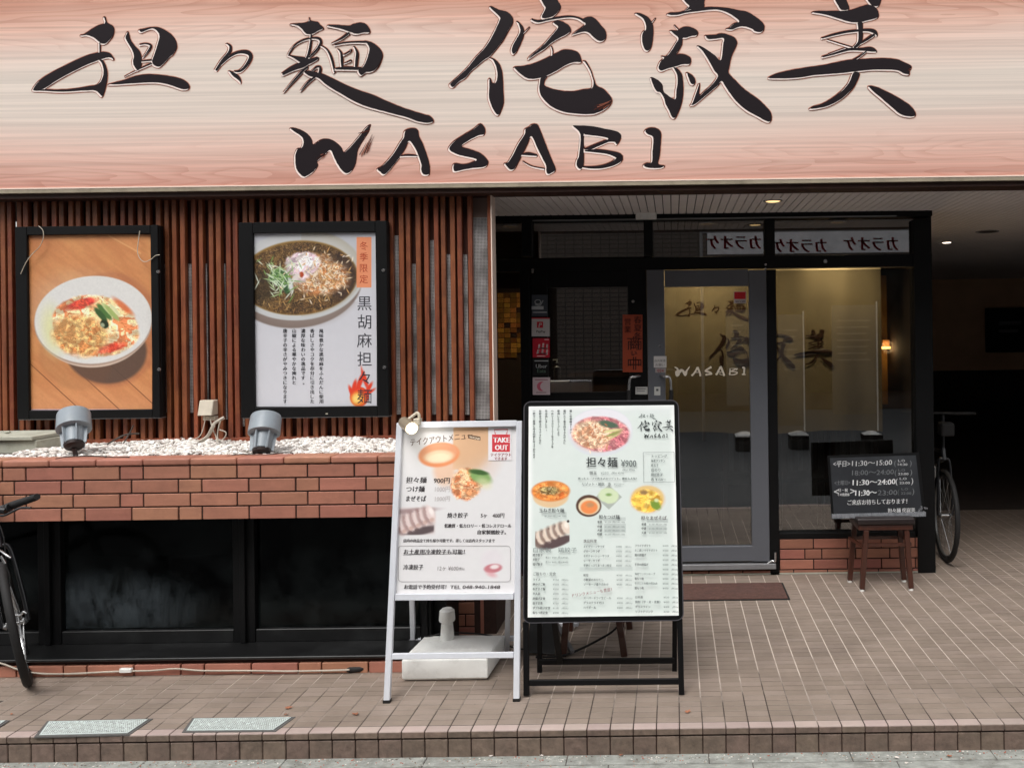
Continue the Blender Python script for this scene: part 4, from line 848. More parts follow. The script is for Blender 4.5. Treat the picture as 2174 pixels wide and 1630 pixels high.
# ================================================================ inside the shop
M['mosaic'] = mat('mosaic', (190, 130, 60), .35, var=.2, rnd=.6, hue=.02)
xs0, xs1 = XLs, xpost1
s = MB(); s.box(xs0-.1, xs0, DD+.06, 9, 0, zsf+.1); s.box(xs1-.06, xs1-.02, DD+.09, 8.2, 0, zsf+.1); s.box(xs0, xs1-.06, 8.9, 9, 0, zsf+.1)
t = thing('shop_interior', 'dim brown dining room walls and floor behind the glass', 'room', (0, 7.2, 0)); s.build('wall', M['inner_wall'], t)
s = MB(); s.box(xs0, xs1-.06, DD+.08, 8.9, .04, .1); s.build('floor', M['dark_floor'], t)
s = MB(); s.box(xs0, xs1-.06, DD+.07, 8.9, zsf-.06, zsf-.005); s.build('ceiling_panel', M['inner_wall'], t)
# gold mosaic panel behind the left pane
t = thing('mosaic_panel', 'gold and brown mosaic tile panel glimpsed behind the narrow left pane', 'wall panel', P(1085, 690, 6.5))
ms = MB(); ms.box(-.023, .023, 0, .008, -.018, .018); mm_ = ms.mesh('mosaic_tile', .001); mm_.materials.append(M['mosaic'])
X0, X1, Z0, Z1 = R(1030, 620, 1125, 760, 6.5)
s = MB(); s.box(X0, X1, 6.512, 6.55, Z0-.9, Z1+.03); s.build('panel', M['inner_wall'], t)
for i in range(int((X1-X0)/.05)):
    for j in range(int((Z1-Z0)/.04)):
        if random.random() < .88: inst(mm_, 'mosaic_tile', (X0+.025+i*.05, 6.5+random.uniform(-.003, .003), Z0+.02+j*.04), t)
# amber curtain with brush lettering behind the door and the fixed pane
DCu = 6.05
t = thing('curtain', 'amber cloth curtain with brown brush lettering hanging inside behind the door', 'curtain', P(1640, 580, DCu))
X0, X1, Z0, Z1 = R(1395, 560, 1872, 918, DCu); nx = 90
def cy(x): return DCu+.012*math.sin(x*9)+.007*math.sin(x*23+1)
vs = []; fs = []
for j in range(13):
    for i in range(nx+1):
        x = X0+(X1-X0)*i/nx; zb_ = Z0+.012*math.sin(x*6+.6); z_ = Z1+.05+(zb_-Z1-.05)*j/12; vs.append((x, cy(x)*1+.0, z_))
fs = [(j*(nx+1)+i, j*(nx+1)+i+1, (j+1)*(nx+1)+i+1, (j+1)*(nx+1)+i) for j in range(12) for i in range(nx)]
s = MB(); s.add(vs, fs); s.build('cloth', M['curtain'], t, smooth=80)
s = MB(); s.cyl((X0-.05, DCu, Z1+.05), (X1+.05, DCu, Z1+.05), .012); s.build('rod', M['dark_metal'], t)
class PlC:
    n = Vector((0, -1, 0))
    def at(s_, x, y, off=0.): v_ = P(x, y, DCu); v_.y = cy(v_.x)-.0005-off; return v_
pr = Pr(PlC(), .0006, .0001)
for key in ('tan', 'noma', 'men'): brush(pr, key, (92, 62, 36), xf=lambda x, y: (1434+(x-70)*.20, 636+(y-35)*.215), k=.24, grow=.5)
for key in ('ta', 'bi', 'mi'): brush(pr, key, (74, 48, 30), xf=lambda x, y: (1506+(x-955)*.266, 704+(y-0)*.30), k=.30, grow=.6)
pr.build('brush_lettering', M['paper'], t)
# counter, table and chairs as dark shapes, sanitiser bottle
t = thing('counter', 'dark wood counter behind the black door leaf', 'counter', P(1280, 870, 6.6))
X0, X1, Z0, Z1 = R(1215, 800, 1400, 870, 6.6); s = MB(); s.box(X0, X1, 6.6, 7.1, .1, Z1); s.build('body', mat('counter_wood', (88, 62, 50), .5), t, bevel=.004)
s = MB(); s.box(X0-.03, X1+.03, 6.55, 7.15, Z1+.001, Z1+.03); s.build('top', M['dark_wood'], t, bevel=.004)
t = thing('hand_sanitizer_bottle', 'clear pump bottle on a shelf behind the black door leaf', 'bottle', P(1184, 800, DD+.25))
q = P(1183, 804, DD+.25); s = MB(); s.loft([(q, .03), (q+Vector((0, 0, .08)), .03), (q+Vector((0, 0, .095)), .012), (q+Vector((0, 0, .115)), .012)]); s.build('bottle', M['acrylic'], t, smooth=40)
s = MB(); s.cyl(q+Vector((0, 0, .115)), q+Vector((0, 0, .14)), .006); s.bar(q+Vector((.005, 0, .14)), q+Vector((-.03, 0, .138)), .01, .008); s.build('pump', M['white_plastic'], t)
t = thing('bottle_shelf', 'small metal shelf holding the pump bottle inside the door', 'shelf', P(1184, 812, DD+.25))
X0, X1, Z0, Z1 = R(1166, 808, 1207, 811, DD+.25); s = MB(); s.box(X0, X1, DD+.18, DD+.34, Z0, Z0+.008); s.build('plate', M['alu'], t); s = MB(); s.bar((X0+.05, DD+.3, .1), (X0+.05, DD+.3, Z0), .03, .03); s.build('post', M['dark_metal'], t)
for i, x_ in enumerate((1590, 1712, 1800)):
    t = thing('dining_chair', ('dark slatted dining chair behind the grey door', 'dark slatted dining chair behind the window, left of the blackboard', 'dark slatted dining chair behind the blackboard')[i], 'chair', P(x_, 1100, 6.5), 'dining chairs inside the window')
    q = P(x_, 1100, 6.5); w2 = .21
    s = MB(); s.box(q.x-w2, q.x+w2, 6.35, 6.72, .5, .54); s.build('seat', M['leather'], t, bevel=.006)
    for a in (-1, 1):
        for b_ in (6.37, 6.70): s = MB(); s.bar((q.x+a*(w2-.02), b_, .1), (q.x+a*(w2-.02), b_, .5 if b_ > 6.5 else .98), .035, .035, up=(0, 1, 0)); s.build('leg', M['stool_wood'], t)
    for a in range(5): s = MB(); s.box(q.x-w2+.05+a*.08, q.x-w2+.085+a*.08, 6.36, 6.38, .6, .94); s.build('back_slat', M['door_grey'], t)
    s = MB(); s.box(q.x-w2, q.x+w2, 6.35, 6.39, .94, .99); s.build('top_rail', M['stool_wood'], t)
# lit wall brackets at the right end of the room
M['warm_lamp'] = emis('warm_lamp', (255, 196, 110), 6)
for i, (x_, y_) in enumerate(((1880, 737), (1929, 735))):
    q = P(x_, y_, 6.6); t = thing('wall_lamp', 'small glowing amber wall lamp inside the window, '+('left' if i == 0 else 'right')+' one of the pair', 'lamp', q, 'amber lamps inside the window')
    s = MB(); s.box(q.x-.03, q.x+.03, 6.58, 6.62, q.z+.006, q.z+.06); s.build('shade', mat('amber_shade', (190, 120, 50), .5, emit=.35), t, bevel=.004)
    s = MB(); s.box(q.x-.034, q.x+.034, 6.57, 6.61, q.z-.012, q.z+.005); s.build('bulb', M['warm_lamp'], t, bevel=.003)
    li = bpy.data.lights.new('lamp_light', 'POINT'); li.energy = 1.2; li.color = (1, .68, .34); li.shadow_soft_size = .05; lo = bpy.data.objects.new('lamp_light', li); COL.objects.link(lo); lo.location = q+Vector((0, -.08, 0)); adopt(lo, t)
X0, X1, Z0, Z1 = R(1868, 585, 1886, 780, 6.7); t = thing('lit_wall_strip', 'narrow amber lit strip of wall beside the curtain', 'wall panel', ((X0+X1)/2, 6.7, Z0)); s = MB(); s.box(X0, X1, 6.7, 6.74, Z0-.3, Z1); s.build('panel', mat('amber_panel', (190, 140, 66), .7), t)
# interior ceiling downlights that light the curtain
M['dim_lens'] = emis('dim_lens', (120, 90, 60), .05)
for i, x_ in enumerate((1500, 1780, 1085)):  # the last one is unseen, added to brighten the mosaic
    q = P(x_, 560, DCu-.3); q.z = zsf-.062; t = thing('ceiling_downlight', ('recessed warm downlight inside above the door', 'recessed warm downlight inside above the fixed pane', 'unseen warm downlight added to brighten the gold mosaic')[i], 'lamp', q, 'downlights inside the shop')
    s = MB(); s.cyl(q, q+Vector((0, 0, -.004)), .045, n=20); s.build('lens', M['dim_lens'], t); s = MB(); s.torus(q, (0, 0, 1), .05, .006); s.build('ring', M['alu_dull'], t)
    li = bpy.data.lights.new('lamp_light', 'SPOT'); li.energy = 34; li.color = (1, .84, .58); li.spot_size = math.radians(150); li.spot_blend = 1; li.shadow_soft_size = .05; lo = bpy.data.objects.new('lamp_light', li); COL.objects.link(lo); lo.location = q+Vector((0, 0, -.02)); adopt(lo, t)
for k_ in ('passage',):
    t = thing('passage_wall', 'brown plastered wall at the dark end of the covered passage', 'wall', (5, 13.5, 0))
    zd = 1.0
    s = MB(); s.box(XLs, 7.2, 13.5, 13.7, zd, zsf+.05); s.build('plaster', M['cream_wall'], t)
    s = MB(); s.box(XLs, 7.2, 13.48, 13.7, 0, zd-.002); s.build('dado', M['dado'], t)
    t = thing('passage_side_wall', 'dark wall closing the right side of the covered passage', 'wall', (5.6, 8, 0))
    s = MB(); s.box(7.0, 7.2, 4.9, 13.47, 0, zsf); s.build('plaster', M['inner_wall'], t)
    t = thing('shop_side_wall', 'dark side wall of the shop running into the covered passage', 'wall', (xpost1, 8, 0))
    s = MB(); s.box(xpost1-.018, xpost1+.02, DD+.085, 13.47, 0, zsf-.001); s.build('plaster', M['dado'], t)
X0, X1, Z0, Z1 = R(2100, 653, 2200, 748, 13.3)
t = thing('dark_notice_board', 'black notice board on the brown wall of the passage', 'notice board', (X0, 13.4, Z0)); s = MB(); s.box(X0, X1+.2, 13.40, 13.478, Z0, Z1); s.build('board', M['black_frame'], t, bevel=.01)
X0, X1, Z0, Z1 = R(2120, 682, 2168, 690, 13.4); s = MB(); s.box(X0, X1, 13.392, 13.399, Z0, Z1); s.box(X0, X1-.05, 13.392, 13.399, Z0-.12, Z0-.07); s.build('notice_strip', M['door_grey'], t)
# soffit lamps
M['white_lamp'] = emis('white_lamp', (255, 236, 214), 5); M['amber_lens'] = emis('amber_lens', (255, 214, 150), .9)
def soffit_lamp(x, y, D, label, m, r=.065):
    q = P(x, y, D); q = Vector((q.x, D, zsf-.004)); t = thing('soffit_downlight', label, 'downlight', q, 'round downlights in the soffit')
    s = MB(); s.torus(q+Vector((0, 0, -.001)), (0, 0, 1), r, .006, 28); s.build('trim_ring', M['alu_dull'], t, smooth=50)
    s = MB(); s.loft([(q+Vector((0, 0, .002)), r*.95), (q+Vector((0, 0, -.006)), r*.7)], 24); s.build('lens', m, t, smooth=50); return q
Dl = 1735/((707-428)/(zsf-H))
soffit_lamp(1641, 425, Dl, 'round amber downlight in the white soffit above the grey door', M['amber_lens'], .055)
Dl2 = (zsf-H)*F/(700-514); soffit_lamp(2010, 514, Dl2, 'small lit white downlight in the dark passage ceiling', M['white_lamp'], .05)
Dl3 = (zsf-H)*F/(698-490); soffit_lamp(2096, 490, Dl3, 'unlit dark downlight in the passage ceiling, right of the lit one', M['dark_metal'], .09)
t = thing('sensor_box', 'white door sensor box under the soffit above the left door leaf', 'sensor', P(1370, 455, DD-.05))
X0, X1, Z0, Z1 = R(1350, 452, 1394, 467, DD-.05); s = MB(); s.box(X0, X1, DD-.09, DD-.043, Z0, Z1); s.build('housing', M['white_plastic'], t, bevel=.008, seg=3)

# ================================================================ framed posters on the slats
def poster_frame(outer, inner, label, screws):
    Dp = DC-.055; X0, X1, Z0, Z1 = R(*outer, Dp); a, b_, c, d_ = R(*inner, Dp)
    t = thing('poster_frame', label, 'poster', ((X0+X1)/2, DC, Z0))
    s = MB(); s.box(X0, X1, Dp+.012, DC-.004, Z0, Z1); s.build('case', M['black_frame'], t, bevel=.004)
    for nm, (p0, p1, p2, p3) in (('frame_side', (X0, a, Z0, Z1)), ('frame_side', (b_, X1, Z0, Z1)), ('frame_rail', (a+.0005, b_-.0005, d_, Z1)), ('frame_rail', (a+.0005, b_-.0005, Z0, c))):
        s = MB(); s.box(p0, p1, Dp-.008, Dp+.0115, p2, p3); s.build(nm, M['black_frame'], t, bevel=.003)
    s = MB(); s.box(X0+.004, X1-.004, Dp+.0, Dp+.06, Z0-.005, Z0-.0005); s.build('bottom_lip', M['alu_dull'], t)
    for (x, y) in screws:
        q = P(x, y, Dp-.008); s = MB(); s.cyl(q, q+Vector((0, -.005, 0)), .011, .009, 16); s.cyl(q+Vector((0, -.005, 0)), q+Vector((0, -.006, 0)), .004, .004, 8); s.build('lock_screw', M['steel'], t, smooth=40)
    return t, Dp
t, Dp = poster_frame((36, 480, 339, 888), (61, 498, 323, 870), 'black framed poster of a white noodle bowl on an orange wooden table', ((336, 577), (338, 784)))
c = Cv(61, 498, 323, 870, .9, (212, 144, 92)); X, Y = c.X, c.Y
u = X*.62-Y*.78; v = X*.78+Y*.62                              # grain runs down to the right
gr = fbm(v*.16, u, 9, 3); c.mix(sst(.35, .7, gr)*.4, (190, 118, 72)); c.mix(sst(.5, .8, fbm(v*.3, u, 26, 9))*.6, (216, 152, 96)); c.mix(sst(780, 880, Y)*.35, (222, 160, 122))
c.mix(sst(150, 60, X)*sst(620, 500, Y)*.3, (150, 86, 52))
for k in (0, 1, 2, 3):
    d = np.abs((Y-770)-(X-62)*.92+k*84*.92+(k == 3)*140); c.mix((1-sst(.6, 1.8, d))*sst(690, 740, Y-0*X)*.8, (112, 62, 40))
d = np.abs((Y-500)-(X-230)*.55); c.mix((1-sst(1, 3, d))*(X > 230)*(X < 300)*.6, (236, 180, 120))
c.mix(c.ell(235, 700, 108, 122, 0, 5)*.3, (150, 84, 64)); c.mix(c.ell(224, 742, 88, 72, 8, 4)*.85, (84, 68, 60)); c.mix(c.ell(160, 760, 80, 66, 20, 6)*.18, (130, 84, 58))
c.mix(c.ell(198, 686, 124, 90, -3, 1.6), (206, 190, 176)); c.mix(c.ell(198, 690, 118, 90, -3, 1.6), (214, 190, 172)); c.mix(c.ell(198, 682, 125, 94, -4, 1.6)*1., (176, 150, 134)); c.mix(c.ell(198, 679, 124.5, 93, -4, 1.4), (226, 224, 220))
c.mix(c.ell(150, 640, 80, 50, -10, 40)*.3, (226, 224, 220)); c.mix(c.ell(112, 700, 22, 46, -8, 16)*.75, (226, 224, 160))
fd = c.ell(202, 692, 93, 64, 8, 3, .12, 4); c.noodles(fd, [(236, 176, 124), (240, 206, 152), (244, 224, 182), (230, 140, 90), (240, 212, 164)], 13, 21, (204, 110, 58), .05, 1.8, 10)
c.noodles(c.ell(170, 712, 58, 42, 10, 8, .3, 8), [(228, 168, 104), (236, 192, 126), (218, 146, 86)], 7, 33, (164, 94, 42), .07, 1.3)
c.noodles(c.ell(172, 645, 34, 9, -18, 3, .4, 2)*.95, [(206, 60, 52), (220, 84, 60)], 6, 41, (170, 40, 34)); c.noodles(c.ell(238, 738, 28, 9, -16, 3, .4, 7)*.95, [(206, 68, 48), (224, 110, 80)], 6, 44, (176, 50, 34)); c.mix(c.ell(262, 650, 26, 6, 40, 3)*.8, (222, 104, 56))
for (x_, y_, l_, w_, col_) in ((222, 662, 22, 7, (84, 122, 62)), (230, 658, 22, 5, (204, 214, 150)), (214, 668, 20, 6, (60, 92, 48)), (238, 664, 22, 5, (168, 186, 112)), (222, 688, 10, 8, (40, 52, 30)), (218, 690, 5, 4, (160, 170, 140)), (244, 658, 20, 4, (226, 226, 176))): c.mix(c.ell(x_, y_, l_, w_, 48, 1.5, .15, 3), col_)
c.I *= (.97+.06*fbm(X, Y, 3, 77))[..., None]
c.build('printed_picture', front(Dp+.0115), .0004, M['paper'], t)
pr = Pr(front(Dp+.0115), .0008); pr.rect(61, 868.5, 323, 870, (226, 200, 214)); pr.rect(61, 760, 62.5, 868, (214, 200, 214)); pr.build('paper_edge', M['paper'], t)
# loose bits of cord caught on the frame
tq = thing('white_cord', 'thin white cord caught over the top left corner of the noodle bowl poster', 'cord', P(80, 500, Dp-.02)); s = MB(); s.tube([P(a, b, Dp-.016) for a, b in ((82, 480), (91, 489), (92, 505), (84, 524), (68, 540), (58, 553), (50, 568), (44, 582))], .0022, 6); s.build('cord', M['ivory'], tq, smooth=60)
tq = thing('white_cord', 'thin white cord hooked over the top right corner of the noodle bowl poster', 'cord', P(296, 500, Dp-.02)); s = MB(); s.tube([P(a, b, Dp-.016) for a, b in ((297, 490), (294, 512), (292, 535), (298, 550), (308, 556), (320, 551), (330, 543), (339, 541))], .0022, 6); s.build('cord', M['ivory'], tq, smooth=60)

t, Dp = poster_frame((510, 471, 824, 885), (540, 494, 800, 863), 'black framed white poster of a dark sesame noodle bowl with flame emblem', ((814, 574), (816, 780)))
c = Cv(540, 494, 800, 863, .9, (206, 206, 212)); X, Y = c.X, c.Y
c.mix(c.ell(662, 530, 150, 90, 6, 20)*.55*(Y < 600), (178, 180, 186))
a1 = c.ell(632, 594, 139, 101, -4, 1.6); c.mix(c.ell(632, 604, 136, 92, -6, 2), (128, 112, 104)); c.mix(c.ell(640, 600, 128, 92, -4, 12)*.5*(Y > 640), (150, 136, 128)); c.mix(c.ell(633, 586, 140, 94, -4, 1.6), (196, 198, 198)); c.mix(c.ell(636, 580, 134, 92, -4, 2)*(X > 640)*.8, (178, 172, 156)); c.mix(c.ell(633, 585, 128, 88, -5, 10)*.5, (206, 206, 208))
sp = c.ell(634, 590, 125, 79, -4, 2); c.mix(sp, (150, 116, 60)); sp = c.ell(635, 591, 122, 76, -4, 3); c.noodles(sp, [(84, 60, 36), (104, 78, 46), (66, 48, 34), (92, 66, 40)], 7, 61, (150, 120, 76), .05, 1.1)
sd_ = (vnoise(X, Y, 1.9, 5) > .8)*sp; c.mix(sd_*.6, (196, 158, 110)); c.mix(c.ell(730, 590, 34, 60, -4, 18)*.7*sp, (56, 42, 40)); c.mix(c.ell(560, 610, 34, 34, 0, 14)*.5, (40, 36, 28))
c.noodles(c.ell(676, 583, 66, 40, 10, 8, .4, 6), [(222, 186, 150), (206, 150, 100), (232, 206, 176), (190, 128, 80)], 5, 71, (120, 72, 44), .1, 1.6, 30)
c.mix(c.ell(592, 588, 20, 18, 0, 2, .3, 5), (66, 104, 58)); c.mix(c.ell(612, 606, 10, 18, 8, 2, .2, 5), (50, 84, 50)); c.mix(c.ell(638, 590, 13, 12, 0, 3, .4, 5), (206, 186, 186))
c.noodles(c.ell(642, 562, 36, 27, -18, 3, .5, 9), [(222, 202, 206), (206, 182, 190), (232, 220, 216)], 8, 81, (150, 116, 128), .05, 2, -30)
c.mix(c.ell(640, 583, 5, 6, 0, 1.5), (176, 72, 40)); c.mix(c.ell(617, 605, 5, 16, -10, 2), (214, 214, 214)); c.mix(c.ell(628, 590, 6, 12, 40, 2), (226, 214, 210))
rs = np.random.RandomState(5)
for i in range(80):
    a = rs.uniform(0, 180); x_, y_ = 586+rs.normal(0, 19), 592+rs.normal(0, 20); c.mix(c.ell(x_, y_, rs.uniform(6, 13), 1.1, a, .8), [(222, 230, 214), (170, 196, 140), (206, 220, 190), (120, 160, 84)][i % 4])
for i in range(130):
    x_, y_ = 686+rs.normal(0, 32), 585+rs.normal(0, 24); c.mix(c.ell(x_, y_, rs.uniform(3, 6), 1.2, rs.uniform(0, 180), .8), [(236, 214, 180), (214, 164, 104), (240, 226, 206)][i % 3])
for i in range(26):
    x_, y_ = 640+rs.normal(0, 50), 640+rs.normal(0, 10); c.mix(c.ell(x_, y_, rs.uniform(3, 8), 1.2, rs.uniform(0, 180), .8)*sp, [(186, 150, 96), (150, 112, 64)][i % 2])
c.mix(sst(700, 716, Y)*(X < 752), (208, 208, 214)); c.mix(((X > 757) & (X < 789) & (Y > 503) & (Y < 611)).astype(float)*.92, (232, 142, 98))
c.mix(c.ell(763, 842, 20, 21, 12, 1.5), (222, 74, 34))
for (x_, y_, l_, w_, r_) in ((752, 822, 16, 4.5, -78), (764, 812, 22, 5, -70), (776, 808, 18, 4, -105), (783, 824, 14, 4, -60), (786, 832, 12, 3, -35), (746, 832, 14, 4, -110), (770, 795, 14, 2.4, -100)): c.mix(c.ell(x_, y_, l_, w_, r_, 2), (222, 64, 40))
c.mix(c.ell(760, 846, 14, 14, 0, 7)*.95, (246, 170, 70)); c.mix(c.ell(757, 846, 8, 9, 0, 6)*.9, (250, 222, 130))
c.build('printed_picture', front(Dp+.0115), .0004, M['paper'], t)
pr = Pr(front(Dp+.0115), .0008, .0001)
pr.text('冬季限定', 772.5, 513, 19, (176, 66, 40), vert=True, pitch=23.5)
pr.text('黒胡麻担々麺', 774, 628, 33, (52, 52, 60), vert=True, pitch=39.5, bold=.0)
for i, tx in enumerate(('風味豊かな黒胡麻をふんだんに使用。', '香ばしさやコクを存分に引き出した', '濃厚な味わいの逸品です。', '山椒による華やかな痺れと', '唐辛子の辛さがやみつきになります。')):
    pr.text(tx, 682-i*19.2, 698, 9.6, (60, 60, 66), vert=True, pitch=9.95, bold=.07)
pr.build('printed_text', M['paper'], t)['kind'] = 'stuff'
s = MB(); s.ball(P(694, 878, Dp-.006), .016, sc=(1, .15, .5)); s.build('tape_scrap', M['ivory'], t, smooth=60)

# ================================================================ garden floodlights
def flood(x, y, D, tilt, label, k=1.0):
    q = P(x, y, D); t = thing('garden_floodlight', label, 'spotlight', q, 'grey floodlights standing in the pebbles')
    Mx = Matrix.Translation(q) @ Matrix.Rotation(math.radians(tilt), 4, 'Y') @ Matrix.Rotation(math.radians(-32), 4, 'X') @ Matrix.Scale(k*1.04, 4)
    s = MB(Mx); s.loft([((0, 0, -.035), .070), ((0, 0, -.03), .078), ((0, 0, .062), .075), ((0, 0, .07), .072), ((0, 0, .07), .064), ((0, 0, .05), .06)], 36); s.build('shade', M['grey_lamp'], t, smooth=35)
    s = MB(Mx); s.loft([((0, 0, -.125), .04), ((0, 0, -.12), .044), ((0, 0, -.0), .050)], 28); s.build('housing', M['grey_lamp'], t, smooth=35)
    for a in range(6):
        an = a*math.pi/3+.4; d_ = Vector((math.cos(an), math.sin(an), 0)); s = MB(Mx); s.bar(Vector((0, 0, -.13))+d_*.047, Vector((0, 0, -.034))+d_*.055, .007, .018, up=d_); s.build('fin', M['grey_lamp'], t)
    s = MB(Mx); s.loft([((0, 0, -.15), .024), ((0, 0, -.14), .042), ((0, 0, -.1255), .046)], 24); s.build('collar', M['dark_metal'], t, smooth=35)
    b = Mx @ Vector((0, 0, -.15)); s = MB(); s.cyl(b, (b.x+.004, b.y+.01, zt-.02), .011); s.build('stem', M['dark_metal'], t); return t
flood(157, 901, DP+.24, -27, 'grey round floodlight standing in the pebbles below the noodle bowl poster', .97)
flood(562, 909, DP+.24, -9, 'grey round floodlight leaning to the right below the white poster', .97)

# concrete slab, socket, cables on the pebble bed
t = thing('concrete_block', 'weathered pale concrete block lying on the pebbles at the left edge', 'concrete block', P(50, 940, DC-.3))
x0, x1 = P(-120, 940, DC-.3).x, P(104, 940, DC-.25).x
s = MB(); s.box(x0, x1, DC-.34, DC-.03, zt-.02, zt+.052); s.build('block', M['concrete_light'], t, bevel=.004)
s = MB(); s.box(x0, x1-.01, DC-.36, DC-.04, zt+.0545, zt+.075); s.build('cap_slab', M['concrete_light'], t, bevel=.003)
t = thing('pebble', 'single pebble lying on the concrete block', 'pebble', P(16, 915, DC-.2)); s = MB(); s.ball(P(16, 917, DC-.2), .015, sc=(1.2, 1, .5)); s.build('stone', M['concrete_light'], t, smooth=60)
t = thing('outdoor_socket', 'ivory outdoor power socket on the slats between the posters', 'socket', P(445, 868, DC-.03))
X0, X1, Z0, Z1 = R(429, 849, 459, 881, DC-.03); s = MB(); s.prism([(X0-.004, DC-.001, Z0), (X0-.004, DC-.075, Z0), (X0-.004, DC-.05, Z1), (X0-.004, DC-.001, Z1)], (X1-X0, 0, 0)); s.build('cover', M['ivory'], t, bevel=.004)
X0, X1, Z0, Z1 = R(432, 883, 458, 892, DC-.03); s = MB(); s.box(X0, X1, DC-.04, DC-.001, Z0, Z1); s.build('base', M['ivory'], t, bevel=.003)
def cable(name, label, pts, D, r, m, par=None, n=6):
    q = [p if isinstance(p, Vector) else P(p[0], p[1], p[2] if len(p) > 2 else D) for p in pts]
    t = thing(name, label, 'cable', q[0]); s = MB(); s.tube(q, r, n); s.build('cable_sheath', m, t, smooth=60); return t
M['grey_cable'] = mat('grey_cable', (176, 166, 152), .6); M['dark_cable'] = mat('dark_cable', (60, 52, 46), .6)
cable('power_cable', 'thick grey cable curving from the pebbles up toward the ivory socket', [(392, 941, DC-.1), (420, 938, DC-.1), (440, 927, DC-.1), (452, 906, DC-.1), (456, 898, DC-.08), (476, 886, DC-.05)], 0, .010, M['grey_cable'])
cable('power_cable', 'thin cable looping down left of the ivory socket', [(436, 884, DC-.05), (434, 900, DC-.06), (424, 926, DC-.08), (398, 936, DC-.1)], 0, .003, M['grey_cable'])
cable('power_cable', 'thin cables hanging right below the ivory socket', [(446, 886, DC-.05), (450, 905, DC-.07), (458, 925, DC-.09), (466, 942, DC-.12), (500, 944, DC-.16)], 0, .0032, M['grey_cable'])
cable('power_cable', 'small hooked cable beside the thick grey cable', [(468, 893, DC-.07), (462, 918, DC-.08), (464, 934, DC-.1), (476, 930, DC-.1), (480, 918, DC-.1), (466, 912, DC-.1)], 0, .0035, M['grey_cable'])
cable('dead_branch', 'dry dark twig lying on the pebbles under the noodle bowl poster', [(228, 943, DC-.12), (250, 930, DC-.12), (270, 922, DC-.1), (296, 920, DC-.1)], 0, .005, M['dark_cable'])['category'] = 'twig'
cable('dead_branch', 'short dry twig standing up beside the longer one under the noodle bowl poster', [(262, 941, DC-.14), (272, 925, DC-.12), (284, 902, DC-.1)], 0, .0035, M['dark_cable'])['category'] = 'twig'
cable('power_cable', 'dark wire snaking along the coping around the left floodlight', [(118, 974, DP+.05), (150, 969, DP+.1), (200, 968, DP+.1), (240, 971, DP+.06), (275, 970, DP+.05)], 0, .0035, M['dark_cable'])
cable('power_cable', 'dark wire lying over the pebbles around the leaning floodlight', [(478, 970, DP+.05), (510, 964, DP+.1), (560, 966, DP+.08), (604, 960, DP+.12), (622, 962, DP+.1)], 0, .003, M['dark_cable'])
zc = .012
def Gf(a, b, z):
    q = G(a, b, z)
    if q.y > DP-.014: k = (DP-.014)/q.y; q = Vector((q.x*k, DP-.014, H+(q.z-H)*k))
    q.z = max(q.z, .008); return q
cable('extension_cord', 'long white extension cord lying on the tiles along the foot of the planter', [Gf(a, b, zc) for a, b in ((-60, 1398), (0, 1407), (40, 1421), (75, 1428), (130, 1430), (200, 1427), (260, 1424), (320, 1423), (372, 1419), (430, 1423), (520, 1423), (600, 1424), (680, 1423), (742, 1421))], 0, .0048, M['grey_cable'])
t = thing('cord_tag', 'small white tape label on the extension cord', 'tape', G(268, 1421, zc)); s = MB(); q = Gf(268, 1422, zc+.004); s.bar(q-Vector((.03, 0, 0)), q+Vector((.03, 0, 0)), .018, .02); s.build('tape', M['white_plastic'], t, bevel=.002)
t = thing('cable_plug', 'black power plug joined to the white cord left of the white stand', 'plug', G(752, 1419, .02)); q = G(752, 1420, .016); s = MB(); s.loft([(q-Vector((.035, 0, 0)), .011), (q-Vector((.02, 0, 0)), .017), (q+Vector((.03, 0, .002)), .016), (q+Vector((.05, 0, .004)), .009)]); s.build('plug_body', M['rubber'], t, smooth=40)
cable('power_cable', 'black power cable running from the plug toward the white stand', [G(768, 1419, .015), G(790, 1412, .01), G(815, 1404, .008), G(860, 1402, .008), G(900, 1400, .008)], 0, .005, M['rubber'])

# ================================================================ white take-out stand
def lean(yb, xt, yt, s_top):
    """plane that stands on the floor at photo row yb and leans back to scale s_top (px per metre) at row yt"""
    b = G(xt, yb); Dt = F/s_top; tp = P(xt, yt, Dt); up = (tp-b).normalized(); return Plane(b, Vector((1, 0, 0)).cross(up)), up, b
def frame_bars(pl_, nrm_off, segs, t, m, wd, dp, bev=.002):
    for nm, p, q in segs:
        a, b = pl_.at(*p, nrm_off), pl_.at(*q, nrm_off); s = MB(); s.bar(a, b, wd, dp, up=pl_.n); s.build(nm, m, t, bevel=bev)
pl_, up, _b = lean(1486, 965, 897, 434)
t = thing('takeout_menu_stand', 'white aluminium easel stand with take-out menu poster, left of the black menu board', 'menu stand', G(960, 1486))
TL, TR, BR, BL_ = (851, 903), (1104, 899), (1098, 1266), (833, 1270)
segs = [('side_leg', (851, 898), (824, 1484)), ('side_leg', (1104, 894), (1098, 1482))]
frame_bars(pl_, .012, segs, t, M['alu'], .028, .022)
a, b = pl_.at(857, 903, .012), pl_.at(1098, 899, .012); s = MB(); s.bar(a, b, .03, .022, up=pl_.n); s.build('top_rail', M['alu'], t, bevel=.002)
a, b = pl_.at(842, 1266, .012), pl_.at(1092, 1264, .012); s = MB(); s.bar(a, b, .03, .022, up=pl_.n); s.build('bottom_rail', M['alu'], t, bevel=.002)
a, b = pl_.at(835, 1391, .012), pl_.at(1092, 1388, .012); s = MB(); s.bar(a, b, .026, .02, up=pl_.n); s.build('cross_bar', M['alu'], t, bevel=.002)
